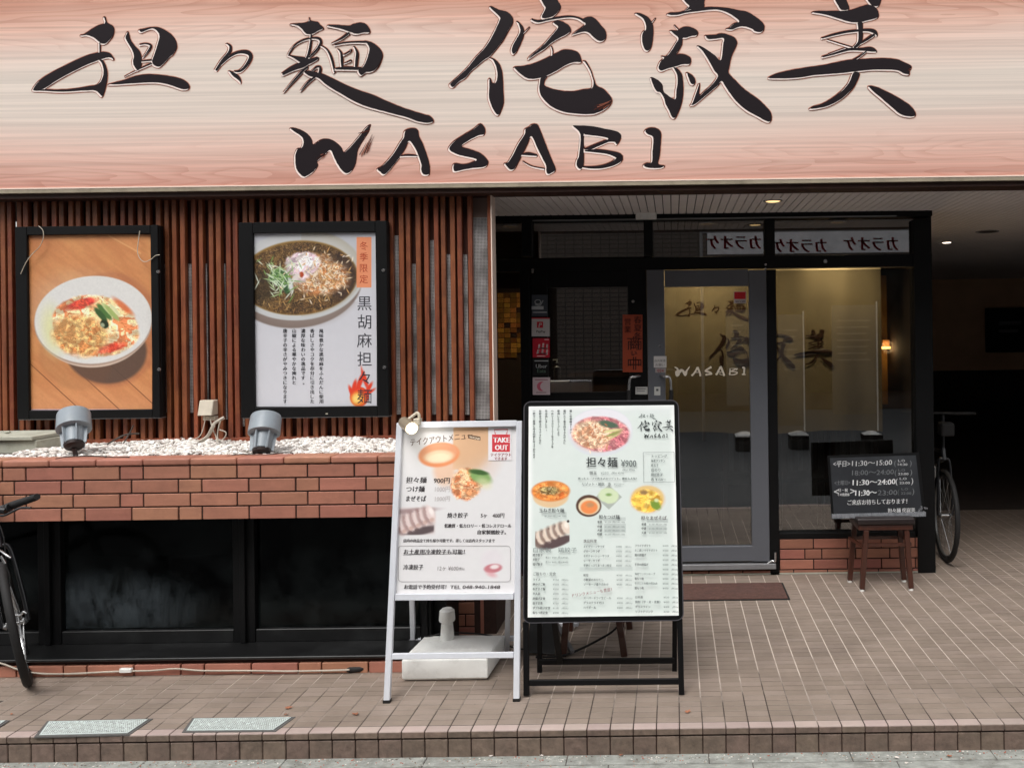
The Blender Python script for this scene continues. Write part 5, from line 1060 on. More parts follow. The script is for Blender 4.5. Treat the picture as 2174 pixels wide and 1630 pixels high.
for x_ in (824, 1098): q = pl_.at(x_, 1484, .012); s = MB(); s.box(q.x-.016, q.x+.016, q.y-.013, q.y+.013, 0, .014); s.build('rubber_foot', M['rubber'], t)
for xa, xb in ((866, 878), (1086, 1076)):                      # hinged back legs
    a = pl_.at(xa, 1000, -.01); b = G(xb, 1387, .0); s = MB(); s.bar(a, b, .024, .02, up=(0, 1, 0)); s.build('back_leg', M['alu'], t, bevel=.002)
a = G(874, 1387); b = G(1080, 1385); h_ = (1387-1352)/399
s = MB(); s.bar((a.x, a.y-.03, h_), (b.x+.06, b.y-.03, h_), .024, .02, up=(0, 1, 0)); s.build('back_cross_bar', M['alu'], t, bevel=.002)
s = MB(); v_ = [pl_.at(*p, -.002) for p in ((857, 904), (1099, 900), (1092, 1264), (842, 1268))]; s.prism(v_, -pl_.n*.006); s.build('backing_panel', M['white_plastic'], t)
c = Cv(857, 909, 1098, 1260, .8, (226, 224, 224)); X, Y = c.X, c.Y
box_ = lambda a, b, x, y, sf=1: sst(a-sf, a+sf, X)*(1-sst(x-sf, x+sf, X))*sst(b-sf, b+sf, Y)*(1-sst(y-sf, y+sf, Y))
c.mix(box_(964, 908, 1036, 1000, 2)*sst(1060, 985, Y+ (X-964)*.6), (222, 180, 142)); c.mix(c.ell(1010, 960, 44, 44, 0, 14)*.7*box_(955, 908, 1046, 1020, 4), (216, 174, 138)); c.mix(c.ell(1040, 1000, 16, 50, 30, 12)*.7, (224, 208, 200))
c.mix(c.ell(948, 1000, 22, 34, -6, 8)*.85, (232, 190, 160)); c.mix(c.ell(936, 968, 42, 26, -6, 2.5), (230, 146, 98)); c.mix(c.ell(936, 965, 38, 21, -6, 2.5), (226, 158, 118)); c.mix(c.ell(936, 972, 30, 14, -4, 3), (234, 206, 170)); c.mix(c.ell(936, 974, 22, 9, -4, 3, .3, 3), (240, 224, 190))
c.noodles(c.ell(994, 1030, 32, 34, 20, 4, .2, 4), [(226, 158, 110), (236, 190, 148), (216, 136, 90)], 6, 13, (176, 90, 50), .08, 1.3); c.mix(c.ell(1022, 1016, 24, 13, 25, 4, .2, 2), (132, 168, 100)); c.mix(c.ell(1018, 1006, 20, 5, 10, 2, .2, 2), (62, 96, 48)); c.mix(c.ell(1030, 1030, 16, 10, 30, 6)*.6, (226, 222, 180))
c.mix(box_(858, 1080, 932, 1134, 5), (206, 190, 188)); c.mix(c.ell(906, 1128, 36, 8, -12, 3)*box_(856, 1080, 931, 1136, 2), (92, 78, 80)); c.mix(c.ell(888, 1086, 46, 5, -4, 3)*.6, (140, 110, 110))
for i, (x_, y_) in enumerate(((868, 1116), (882, 1110), (896, 1104), (910, 1098), (923, 1093))): c.mix(c.ell(x_-7, y_+2, 8, 19, -24, 3)*.7, (150, 116, 112)); c.mix(c.ell(x_, y_, 8, 19, -24, 2, .35, i), (226, 206, 202)); c.mix(c.ell(x_+1, y_-6, 4.5, 9, -24, 3, .3, i+4), (246, 236, 232)); c.mix(c.ell(x_+3, y_+12, 5, 4, -24, 2, .3, i), (206, 176, 166))
c.mix(c.ell(1050, 1190, 22, 22, 0, 8)*.7, (226, 218, 222)); c.mix(c.ell(1053, 1206, 18, 9, -6, 2), (196, 122, 130)); c.mix(c.ell(1056, 1203, 9, 4.5, -6, 2), (236, 222, 222)); c.mix(c.ell(1050, 1218, 10, 5, 20, 4)*.6, (222, 150, 156))
c.mix(sst(1246, 1260, Y)*.3*fbm(X, Y, 14, 3), (150, 140, 138))
q4 = ((853, 908), (1101, 905), (838, 1264), (1093, 1262)); c.build('printed_picture', pl_, .0005, M['paper'], t, kx=q4)
# lettering, placed in photo pixels
pr = Pr(pl_, .0009, .0001); K1 = (48, 40, 44); HW = dict(shear=.1, jit=.012)
pr.text('テイクアウトメニュー', 870, 946, 17, (110, 78, 62), rot=-7, width=134, bold=.02, **HW)
pr.rect(994, 922, 1020, 930, (92, 62, 44), skew=5); pr.text('WASABI', 996, 929.5, 7, (226, 206, 180), rot=11, bold=.08, width=22)
pr.text('担々麺', 861, 1024, 14, K1, width=44, bold=.05, **HW); pr.text('900円', 920, 1025, 14, K1, width=34, bold=.05, **HW)
pr.text('つけ麺', 861, 1043, 14, K1, width=40, bold=.05, **HW); pr.text('1000円', 921, 1043, 14, (190, 180, 180), width=34, bold=.0, **HW)
pr.text('まぜそば', 860, 1063, 13, K1, width=44, bold=.05, **HW); pr.text('1000円', 921, 1063, 13, (190, 182, 180), width=34, **HW)
pr.text('焼き餃子', 949, 1098, 12, K1, width=44, bold=.04, **HW); pr.text('5ヶ　400円', 1020, 1098, 11.5, (80, 72, 74), width=50, bold=.04, **HW)
pr.text('低糖質・低カロリー・低コレステロール', 943, 1119, 9, K1, width=142, bold=.06, **HW); pr.text('自家製鶏餃子。', 1012, 1133, 10, K1, width=62, bold=.06, **HW)
pr.text('店内の商品全て持ち帰り可能です。詳しくは店内スタッフまで', 856, 1150, 8, (70, 64, 66), width=194, bold=.06, **HW)
pr.text('お土産用冷凍餃子も可能！', 856, 1175, 11.5, K1, width=130, bold=.04, **HW); pr.line([(856, 1177), (988, 1174)], .8, K1)
pr.text('冷凍餃子', 856, 1208, 12.5, K1, width=42, bold=.03, **HW); pr.text('12ヶ ¥600', 927, 1210, 12, (150, 144, 144), width=46, **HW); pr.text('(税込)', 974, 1209, 7, (110, 104, 104), width=12)
pr.text('お電話で予約受付可！', 857, 1249, 10.5, K1, width=90, bold=.05, **HW); pr.text('TEL 048-940-1848', 955, 1249, 10.5, (92, 84, 86), width=106, bold=.04, shear=.12)
rr = [(850+8*math.cos(a)+(0 if math.cos(a) < 0 else 222)+8-4, 1158+7*math.sin(a)+(0 if math.sin(a) < 0 else 62)+7) for a in [2*math.pi*k/48+.01 for k in range(49)]]
pr.line(rr, .8, (150, 146, 146))
pr.rect(1037, 908, 1086, 977, (232, 226, 228)); pr.rect(1045, 922, 1083, 959, (206, 52, 62)); pr.line([(1052, 921), (1049.5, 912), (1078.5, 911.5), (1076, 921)], 2, (206, 52, 62))
pr.text('TAKE', 1064, 939, 15.5, (244, 240, 240), align='c', bold=.09, width=34); pr.text('OUT', 1064, 955, 15.5, (244, 240, 240), align='c', bold=.09, width=27)
pr.text('テイクアウト', 1063, 968, 8, (150, 50, 56), align='c', bold=.08, width=44); pr.text('できます', 1063, 976, 7.5, (150, 50, 56), align='c', bold=.08, width=28)
pr.build('printed_text', M['ink'], t)['kind'] = 'stuff'
# clip lamp on its top rail
t = thing('clip_lamp', 'small champagne coloured clip lamp on the top rail of the white stand', 'lamp', pl_.at(880, 900, .05))
a, b = pl_.at(864, 897, .05), pl_.at(892, 913, .125)
s = MB(); d_ = (b-a).normalized(); s.loft([(a-d_*.004, .018), (a, .026), (a+d_*.03, .029), (b, .031), (b+d_*.001, .027), (b-d_*.012, .022)], 26); s.build('head', mat('champagne_metal', (176, 164, 142), .3, metal=.6), t, smooth=35)
s = MB(); s.cyl(b-d_*.011, b+d_*.002, .022, .0265, 24); s.build('lens', emis('lamp_lens', (255, 246, 226), .9), t)
li = bpy.data.lights.new('lamp_light', 'POINT'); li.energy = .35; li.color = (1, .93, .8); li.shadow_soft_size = .03; lo = bpy.data.objects.new('lamp_light', li); COL.objects.link(lo); lo.location = b+d_*.05; adopt(lo, t)
s = MB(); q = pl_.at(890, 884, .04); s.tube([a+d_*.03+Vector((.01, 0, .02)), q+Vector((-.01, 0, .006)), q+Vector((.004, 0, .014)), q+Vector((.012, 0, 0)), pl_.at(893, 898, .03)], .0075, 8); s.build('clamp_arm', M['ivory'], t, smooth=50)
s = MB(); s.box(q.x-.014, q.x+.018, q.y-.02, q.y+.03, q.z-.045, q.z-.012); s.build('clamp', M['ivory'], t, bevel=.004)

# ================================================================ black menu board
plb, up, _b = lean(1476, 1280, 852, 437)
t = thing('menu_board', 'black framed standing menu board with backlit pale menu of noodle bowls', 'menu board', G(1283, 1476))
def rrect(x0, y0, x1, y1, r, n=6):
    p = []
    for cx, cy_, a0 in ((x1-r, y0+r, -90), (x1-r, y1-r, 0), (x0+r, y1-r, 90), (x0+r, y0+r, 180)):
        for k in range(n+1): a = math.radians(a0+90*k/n); p.append((cx+r*math.cos(a), cy_+r*math.sin(a)))
    return p
def warp(x, y):                                               # the board's own square grid -> photo pixels
    u, v = x, y
    xl, xr = 1113+(1112-1113)*v+1*v*0, 1441+(1452-1441)*v; yt, yb = 852-3*u, 1321-6*u
    return xl+(xr-xl)*u, yt+(yb-yt)*v
outer = [warp((x-0)/330, (y)/470) for x, y in rrect(0, 0, 330, 470, 16)]
s = MB(); v_ = [plb.at(a, b, .018) for a, b in outer]; s.prism(v_, -plb.n*.04); s.build('frame', M['black_frame'], t, bevel=.005, seg=2)
s = MB(); n_ = len(outer); ri = offset(outer, -2.0); v1 = [plb.at(a, b, .0195) for a, b in outer]; v2 = [plb.at(a, b, .0195) for a, b in offset(outer, -2.2)]
s.add(v1+v2, [(i, (i+1) % n_, n_+(i+1) % n_, n_+i) for i in range(n_)]); s.build('frame_edge', mat('worn_frame_edge', (86, 84, 88), .35, metal=.3), t)
c = Cv(1124, 862, 1440, 1306, .8, (214, 221, 216)); X, Y = c.X, c.Y
ed = np.minimum(np.minimum(X-1124, 1440-X), np.minimum(Y-862, 1306-Y)); c.mix(1-sst(0, 14, ed), (238, 240, 236)); c.mix(sst(.4, .7, fbm(X, Y, 120, 4))*.3, (200, 214, 207)); c.mix(sst(900, 862, Y)*.3, (222, 220, 224))  # pale rim paints the edge-lit glow into the print colour
c.mix(c.ell(1279, 919, 70, 52, -2, 3), (212, 214, 218)); c.mix(c.ell(1279, 913, 68, 44, -2, 2), (224, 222, 226)); c.mix(c.ell(1281, 926, 64, 38, -3, 2)*.9, (216, 206, 206))
fd = c.ell(1280, 923, 62, 38, 3, 2.5, .08, 3); c.noodles(fd, [(206, 140, 140), (196, 120, 126), (226, 178, 168)], 7, 5, (150, 64, 80), .09, 1.6, 30); c.noodles(c.ell(1262, 924, 42, 32, 8, 4, .2, 6), [(226, 184, 154), (236, 204, 174), (214, 164, 130)], 5, 15, (156, 98, 70), .1, 1.3)
c.mix(c.ell(1297, 902, 21, 7, 14, 2, .2, 3), (84, 104, 86)); c.mix(c.ell(1306, 916, 20, 3, -8, 1.5), (214, 208, 150)); c.mix(c.ell(1308, 923, 18, 3, -20, 1.5), (150, 156, 90)); c.mix(c.ell(1310, 928, 14, 2, -24, 1.5), (196, 196, 136))
c.mix(c.ell(1172, 1055, 38, 24, 0, 2), (222, 190, 150)); c.mix(c.ell(1172, 1044, 41, 22, 0, 2), (214, 130, 70)); c.noodles(c.ell(1172, 1044, 38, 19, 0, 2), [(232, 142, 72), (236, 160, 92), (222, 120, 60)], 9, 4, (196, 92, 44), .07); c.noodles(c.ell(1168, 1043, 22, 9, 4, 3, .3, 2), [(196, 176, 120), (130, 104, 62), (212, 196, 150)], 4, 8, (92, 66, 40), .1)
for i in range(40):
    x_, y_ = 1264+np.random.RandomState(i).normal(0, 17), 926+np.random.RandomState(i+99).normal(0, 13); c.mix(c.ell(x_, y_, 4.2, 1.5, (i*37) % 180, .8), [(236, 208, 176), (180, 116, 84), (244, 224, 200), (206, 150, 112)][i % 4])
dm = (np.abs(X-1296)/28+np.abs(Y-1058)/26); c.mix(1-sst(.97, 1.05, dm), (172, 178, 170)); c.mix(c.ell(1296, 1055, 22, 16, 10, 2, .2, 3), (206, 218, 182)); c.mix(c.ell(1296, 1053, 6, 3, 0, 2), (130, 160, 96)); c.mix(c.ell(1253, 1076, 27, 23, 0, 1.5), (86, 62, 52)); c.mix(c.ell(1254, 1077, 23, 18, 0, 1.5), (226, 206, 172)); c.mix(c.ell(1254, 1079, 18, 14, 0, 2), (232, 140, 84)); c.mix(c.ell(1256, 1074, 8, 5, 0, 3, .4, 3), (190, 140, 100))
c.mix(c.ell(1379, 1064, 39, 31, 0, 2), (216, 208, 194)); c.mix(c.ell(1379, 1062, 35, 27, 0, 2), (222, 190, 130)); c.noodles(c.ell(1377, 1067, 32, 24, 0, 3, .1, 3), [(232, 186, 84), (238, 200, 106), (222, 166, 66)], 8, 6, (196, 140, 50), .07); c.mix(c.ell(1396, 1076, 12, 9, 40, 3, .5, 3), (120, 148, 62)); c.mix(c.ell(1371, 1049, 8, 5, 0, 3, .5, 4), (150, 120, 80)); c.mix(c.ell(1398, 1066, 5, 4, 0, 2), (206, 214, 160))
mk_ = sst(1138, 1140, X)*(1-sst(1211, 1213, X)); c.mix(c.ell(1184, 1152, 36, 10, -18, 2)*mk_, (92, 76, 76)); c.mix(c.ell(1148, 1150, 12, 14, 0, 3)*mk_*.8, (110, 90, 84))
for i, (x_, y_) in enumerate(((1150, 1142), (1164, 1137), (1178, 1131), (1191, 1126), (1204, 1121))): c.mix(c.ell(x_-7, y_+2, 8, 15, -22, 2.5)*mk_*.75, (120, 96, 86)); c.mix(c.ell(x_, y_, 8.5, 15, -22, 2, .35, i)*mk_, (222, 204, 188)); c.mix(c.ell(x_+1, y_-5, 4.5, 7, -22, 2.5, .3, i+3)*mk_, (240, 230, 218)); c.mix(c.ell(x_+5, y_-13, 2.6, 2.6, 0, 1)*mk_, (60, 46, 42))
c.mix(((X > 1233) & (X < 1345) & (Y > 1204) & (Y < 1213)).astype(float)*.4, (180, 190, 186))
for (a, b, e, f_) in ((1152, 1089, 1206, 1097), (1284, 1101, 1332, 1109), (1284, 1114, 1332, 1133), (1376, 1105, 1422, 1114), (1376, 1119, 1418, 1134)): c.mix(((X > a) & (X < e) & (Y > b) & (Y < f_)).astype(float)*.45, (170, 178, 174))
q4 = ((1124, 863), (1431, 860), (1122, 1308), (1441, 1304)); c.build('printed_picture', plb, .0192, M['lit'], t, kx=q4)
BR_ = dict(off=None)
pb_ = Pr(plb, .0200, .00008)
def wx(x, y):                                                 # traced positions are already photo pixels
    return x, y
for i, tx in enumerate(('癒しの胡麻ラーメン', '揚げたて香辛料をふんだんに', '使用したスープにより', 'ヘルシーでクリーミーなスープを', '生み出しました。', 'お好みで替玉やリゾットなど', '一杯で二度楽しめる内容となっております')):
    ln = (13, 14, 12, 18, 9, 15, 20)[i]; pb_.text(tx, 1212.5-i*12.9, 870, 5.3, (66, 72, 72), vert=True, pitch=(108-i*0)/20 if i in (3, 6) else 5.6, bold=.1)
brush_tx = (('tan', 'noma', 'men'), ('ta', 'bi', 'mi'))
for key in brush_tx[0]: brush(pb_, key, (120, 128, 126), xf=lambda x, y: (1356+(x-70)*.044, 878+(y-35)*.052), k=.05, grow=.1)
for key in brush_tx[1]: brush(pb_, key, (52, 56, 58), xf=lambda x, y: (1354+(x-955)*.0765, 893+(y-0)*.088), k=.09, grow=.1)
for key in ('W', 'A', 'S', 'A2', 'B', 'I'): brush(pb_, key, (56, 60, 60), xf=lambda x, y: (1368+(x-616)*.062, 920+(y-263)*.085), k=.075, grow=.2)
B1, B2, B3 = (44, 48, 50), (96, 106, 104), (150, 160, 156)
pb_.text('担々麺', 1245, 989, 23, B1, width=66, bold=.03); pb_.text('¥900', 1319, 990, 20, (110, 118, 116), width=32, bold=.02); pb_.text('(税込 ¥990)', 1322, 998, 5, B2, width=26)
pb_.text('替玉', 1252, 1006, 8, B1, width=16, bold=.03); pb_.text('¥250', 1276, 1006, 8, B3, width=17); pb_.text('(税込 ¥275)', 1299, 1005, 5, B2, width=26)
pb_.text('残ったスープで作る〆のリゾット、雑炊も人気！', 1228, 1017, 5.4, B2, width=124, bold=.06); pb_.text('リゾット・雑炊　各', 1236, 1029, 7, B2, width=62, bold=.04); pb_.text('¥200〜', 1304, 1029, 7, B3, width=22)
pb_.line([(1366, 960), (1431, 959), (1432, 1022), (1367, 1023), (1366, 960)], .8, (110, 116, 116))
for i, tx in enumerate(('トッピング', '海老ワンタン', '煮玉子', '岩のり', '鶏団子', '各 ¥150〜')): pb_.text(tx, 1382, 970+i*9.8, 6.6, B2, width=(34, 30, 16, 20, 26, 32)[i], bold=.05)
pb_.text('玉ねぎ担々麺', 1146, 1085, 9, B1, width=53, bold=.04); pb_.text('担々つけ麺', 1272, 1099, 9, B1, width=44, bold=.04); pb_.text('担々まぜそば', 1361, 1101, 9, (84, 70, 72), width=54, bold=.04)
pb_.text('¥1,000 (税込¥1,100)', 1158, 1096, 5.5, B2, width=46)
for i, tx in enumerate(('並盛', '中盛', '大盛', '特盛')): pb_.text(tx, 1269, 1108+(i*8 if i else 0)+(2 if i else 0), 5.6, B1, width=10, bold=.05); pb_.text('¥1,000 (税込¥1,100)', 1285, 1108+(i*8 if i else 0)+(2 if i else 0), 4.6, B2, width=42)
for i, tx in enumerate(('並盛', '中盛', '大盛')): pb_.text(tx, 1362, 1113+i*9, 5.6, B1, width=10, bold=.05); pb_.text('¥1,000 (税込¥1,100)', 1378, 1113+i*9, 4.6, B2, width=38)
pb_.text('自家製　鶏餃子', 1132, 1169, 11, (120, 130, 128), width=94)
for i, tx in enumerate(('焼き餃子', '水餃子', '揚げ餃子')): pb_.text(tx, 1133, 1178+i*9.6, 6, B1, width=(21, 15, 21)[i], bold=.05)
for i in range(2): pb_.text('各5ヶ ¥400 (税込¥440)', 1160, 1183+i*9.8, 5.4, B2, width=48)
def menu(x, y, rows, dx, dy=9.85, w=1):
    for i, (a, p_) in enumerate(rows):
        if a: pb_.text(a, x, y+i*dy, 6, B1 if len(a) < 9 else B2, width=len(a)*5.3*w, bold=.05)
        if p_: pb_.text(p_, x+dx, y+i*dy, 5.4, B2, width=12); pb_.text('(税込)', x+dx+18, y+i*dy, 4.4, B2, width=14)
pb_.text('ご飯もの・定食', 1133, 1218, 7.6, (84, 88, 88), width=49, bold=.02)
menu(1133, 1229.5, (('ライス', '¥150'), ('卵かけご飯', '¥250'), ('ねぎまぐ飯', '¥350'), ('半人前', '¥200'), ('唐揚げ定食', '¥850'), ('餃子定食', '¥750'), ('ダブル餃子定食', '¥1,100'), ('塩もつ煮定食', '¥900')), 43, 9.95)
pb_.text('逸品料理', 1240, 1149, 7.6, (92, 84, 84), width=28, bold=.03)
menu(1240, 1160, (('エビグリーンサラダ', '¥480'), ('グリーンサラダ', '¥400'), ('ネギチャーシューサラダ', '¥450'), ('シーザーサラダ', '¥500'), ('半熟たっぷりあつあつ枝豆', '¥300')), 69, 9.9, .93)
menu(1240, 1220, (('枝豆', '¥300'), ('小松菜のおひたし', '¥300'), ('ソーセージ盛り合わせ', '¥500')), 70, 9.7)
pb_.text('ドリンクメニューも豊富！', 1215, 1264, 8, (150, 84, 92), rot=-9, width=86, bold=.03)
menu(1240, 1268, (('スーパードライ生ビール', '¥500'), ('グラスドライゼロ', '¥400'), ('ハイボール', '¥400')), 71, 10)
menu(1348, 1158, (('フライドポテト', '¥400'), ('たこ唐フライドポテト', '¥450'), ('鶏の唐揚げ', '¥500'), ('', '¥300'), ('手羽の唐揚げ', '¥400'), ('', '¥600'), ('海老ワンタンスープ', '¥500'), ('塩もつ煮', '¥450'), ('牛すじと大根の煮込み', '¥550'), ('鶏もつ煮', '¥450')), 59, 9.9, .9)
menu(1349, 1266, (('日本酒', '¥500'), ('焼酎（芋・麦・黒糖）', '¥450'), ('グラスワイン', '¥400'), ('ソフトドリンク', '¥250')), 60, 10)
pb_.build('printed_text', printmat('backlit_ink', .5, emit=.05), t)['kind'] = 'stuff'
for xa, ya, xb, yb in ((1117, 1318, 1118, 1475), (1443, 1312, 1447, 1473)):
    a, b = plb.at(xa, ya, .004), plb.at(xb, yb, .0); s = MB(); s.bar(a, b, .026, .022, up=plb.n); s.build('front_leg', M['black_frame'], t, bevel=.002)
a, b = plb.at(1124, 1448, .002), plb.at(1441, 1445, .002); s = MB(); s.bar(a, b, .026, .018, up=plb.n); s.build('front_cross_bar', M['black_frame'], t, bevel=.002)
ra, rb_ = G(1146, 1426), G(1432, 1423)
for q, xt in ((ra, 1142), (rb_, 1434)):
    tp = plb.at(xt, 1000, -.03); s = MB(); s.bar(tp, q, .024, .02, up=(0, 1, 0)); s.build('back_leg', M['black_frame'], t, bevel=.002)
h_ = (1425-1399)/425
s = MB(); s.bar((ra.x, ra.y-.025, h_), (rb_.x, rb_.y-.025, h_), .026, .018, up=(0, 1, 0)); s.build('back_cross_bar', M['black_frame'], t, bevel=.002)
a = plb.at(1175, 1318, -.03); s = MB(); s.bar(a, (a.x, rb_.y-.03, h_), .026, .02, up=(0, 1, 0)); s.build('centre_strut', M['black_frame'], t)

# ================================================================ water tank base behind the white stand
t = thing('banner_base_tank', 'white plastic water tank banner base behind the legs of the white stand', 'banner base', G(945, 1447))
a, b = G(853, 1447), G(1036, 1444); x0, x1, y0 = a.x, b.x, a.y; w_ = x1-x0
def tank(z, k, d0, d1): cx = (x0+x1)/2; return [(cx-w_/2*k, y0+d0, z), (cx+w_/2*k, y0+d0, z), (cx+w_/2*k+.02, y0+d1, z), (cx-w_/2*k+.02, y0+d1, z)]
rings = [tank(.004, .96, .008, .37), tank(.016, 1, 0, .38), tank(.104, 1.0, .0, .30), tank(.114, .97, .01, .29), tank(.132, .66, .09, .24), tank(.142, .2, .13, .22)]
s = MB(); s.add([v for r_ in rings for v in r_], [(3, 2, 1, 0), (20, 21, 22, 23)]+[(i*4+k, i*4+(k+1) % 4, (i+1)*4+(k+1) % 4, (i+1)*4+k) for i in range(5) for k in range(4)]); s.build('tank', M['white_plastic'], t, bevel=.007, seg=3, smooth=30)
cx = P(952, 1345, y0+.2).x; s = MB(); s.loft([((cx, y0+.18, .135), .036), ((cx, y0+.18, .21), .030), ((cx, y0+.18, .232), .028)], 18); s.build('pole_socket', M['white_plastic'], t, smooth=40)
s = MB(); s.loft([((cx, y0+.18, .2325), .038), ((cx, y0+.18, .24), .041), ((cx, y0+.18, .285), .037), ((cx, y0+.18, .295), .026)], 18); s.build('cap', M['white_plastic'], t, smooth=40)
cable('power_cable', 'thin black cable draped over the white water tank', [(x0-.01, y0+.3, .09), (x0+.06, y0+.24, .19), (cx, y0+.27, .186), (x1-.04, y0+.24, .14), (x1+.1, y0+.3, .02), (x1+.2, y0+.35, .008)] and [Vector(v) for v in ((x0-.01, y0+.34, .09), (x0+.06, y0+.26, .125), (cx, y0+.24, .15), (x1-.04, y0+.27, .12), (x1+.06, y0+.36, .02), (x1+.2, y0+.38, .008))], 0, .0045, M['rubber'])
# ---- wooden chair and folding stand behind the menu board
t = thing('wooden_chair', 'dark wooden chair mostly hidden behind the black menu board', 'chair', G(1290, 1370))
fx = [(G(1326, 1392), (1300, 1318)), (G(1337, 1334), (1322, 1300)), (G(1196, 1392), (1212, 1318)), (G(1210, 1338), (1222, 1300))]
for q, (tx, ty) in fx:
    tp = P(tx, ty, q.y+.02); tp.z = .44; s = MB(); s.bar(tp, q, .034, .034, up=(0, 1, 0)); s.build('leg', M['stool_wood'], t, bevel=.003)
s = MB(); a, b = fx[2][0], fx[1][0]; s.box(a.x-.0, b.x+.0, a.y+.0, b.y+.02, .44, .48); s.build('seat', M['leather'], t, bevel=.01)
s = MB(); s.bar((fx[0][0].x-.01, fx[0][0].y, .16), (fx[1][0].x-.005, fx[1][0].y, .16), .02, .02); s.build('side_rail', M['stool_wood'], t)
s = MB(); s.bar((fx[2][0].x+.01, fx[2][0].y, .22), (fx[0][0].x-.02, fx[0][0].y, .22), .02, .02); s.build('front_rail', M['stool_wood'], t)
t = thing('folding_sign_stand', 'dark folded sign with grey legs lying behind the black menu board', 'sign stand', G(1190, 1380))
a, b = G(1215, 1384, .02), P(1178, 1318, 4.45)
s = MB(); s.bar(a, b, .022, .02); s.build('leg', M['alu_dull'], t)
s = MB(); s.bar(G(1130, 1372, .02), P(1172, 1322, 4.5), .022, .02); s.build('leg', M['alu_dull'], t)
q0 = G(1120, 1385, .015); q1 = G(1178, 1388, .015); s = MB(); s.prism([q0, q1, q1+Vector((-.03, .16, .26)), q0+Vector((-.0, .16, .26))], (0, .012, 0)); s.build('board', M['black_paint'], t)
X0, X1, Z0, Z1 = R(1182, 1322, 1227, 1332, 4.7); s = MB(); s.box(X0, X1, 4.7, 4.9, Z0, Z1); s.build('tray', M['alu'], t, bevel=.003)
cable('power_cable', 'black cable curving over the tiles behind the black menu board', [Vector((G(1140, 1392).x, 4.24, .01)), G(1190, 1392, .012), G(1230, 1378, .02), G(1270, 1358, .05), G(1300, 1340, .1), G(1318, 1320, .17)], 0, .006, M['rubber'])

# ================================================================ blackboard on a stool
t = thing('stool', 'dark wooden stool carrying the opening hours blackboard', 'stool', G(1870, 1245))
fl, fr_, bl_, br_ = G(1830, 1254), G(1934, 1252), G(1804, 1235), G(1919, 1234)
q = P(1878, 1113, (fl.y+bl_.y)/2); zs_ = P(1878, 1108, fl.y).z
for p_, tx in ((fl, 1), (fr_, -1), (bl_, 2), (br_, -1.5)):
    tp = Vector((q.x+(p_.x-q.x)*.82, p_.y, zs_-.05)); s = MB(); s.bar(tp, p_+Vector((0, 0, .012)), .032, .032, up=(0, 1, 0)); s.build('leg', M['stool_wood'], t, bevel=.003)
    s = MB(); s.cyl(p_, p_+Vector((0, 0, .014)), .015); s.build('foot_cap', M['white_plastic'], t)
x0, x1 = P(1818, 1110, fl.y).x, P(1940, 1110, fl.y).x
s = MB(); s.box(x0+.01, x1-.01, fl.y-.015, fl.y+.26, zs_-.05, zs_-.012); s.build('apron', M['stool_wood'], t, bevel=.004)
s = MB(); s.box(x0, x1, fl.y-.03, fl.y+.28, zs_-.0115, zs_+.03); s.build('cushion', M['leather'], t, bevel=.014, seg=4, smooth=50)
zr = P(1880, 1156, fl.y).z
for p_, q_ in ((fl, fr_), (bl_, br_), (fl, bl_), (fr_, br_)): s = MB(); s.bar((p_.x, p_.y, zr), (q_.x, q_.y, zr), .014, .02); s.build('rung', M['stool_wood'], t)
Pk = Plane(P(1860, 1098, fl.y+.05), Vector((0, -1, .14)))
t = thing('blackboard', 'small blackboard with handwritten opening hours leaning on the stool', 'blackboard', Pk.at(1862, 1098))
ol = [(1757, 967), (1951, 960), (1965, 1095), (1766, 1101)]
s = MB(); s.prism([Pk.at(*p, 0) for p in ol], -Pk.n*.012); s.build('panel', M['black_frame'], t, bevel=.001)
s = MB(); s.prism([Pk.at(*p, .002) for p in ((1762, 972), (1944, 966), (1958, 1086), (1770, 1092))], -Pk.n*.0015); s.build('writing_surface', mat('blackboard_face', (34, 36, 40), .45, var=.3, vs=5, dirt=(66, 70, 74), dirt_amt=.3, dirt_s=3), t)
pr = Pr(Pk, .0025, .0001); W1, W2 = (200, 200, 200), (116, 118, 120)
kw = dict(rot=-1.5, jit=.035, shear=.07)
pr.text('<平日>', 1768, 990, 14, W1, width=36, bold=.04, **kw); pr.text('11:30〜15:00', 1805, 989, 15, W1, width=88, bold=.03, **kw); pr.text('(', 1897, 988, 15, W2, **kw); pr.text(')', 1931, 988, 15, W2, **kw); pr.text('L.O', 1906, 980, 7, W1, width=15); pr.text('14:30', 1904, 988, 7, W1, width=22)
pr.text('18:00〜24:00', 1805, 1009, 15, W2, width=92, bold=.02, **kw); pr.text('(', 1898, 1008, 15, W2, **kw); pr.text(')', 1932, 1007, 15, W2, **kw); pr.text('L.O', 1906, 1000, 7, W2, width=15); pr.text('23:00', 1906, 1008, 7, W1, width=22, bold=.05)
pr.text('<土曜日>', 1771, 1029, 11, W2, width=33, bold=.03, **kw); pr.text('11:30〜24:00', 1806, 1030, 16, (222, 222, 222), width=94, bold=.05, **kw); pr.text('(', 1900, 1027, 16, W1, **kw); pr.text(')', 1934, 1026, 16, W1, **kw); pr.text('L.O', 1909, 1018, 7, W1, width=15, bold=.05); pr.text('23:00', 1909, 1027, 7, W1, width=22, bold=.05)
pr.text('<', 1769, 1051, 20, (216, 216, 216), bold=.05, **kw); pr.text('日・祝', 1779, 1043, 8, W1, width=20, bold=.05); pr.text('その他連休', 1777, 1052, 7, W1, width=26, bold=.06); pr.text('>', 1803, 1050, 20, (216, 216, 216), bold=.05, **kw)
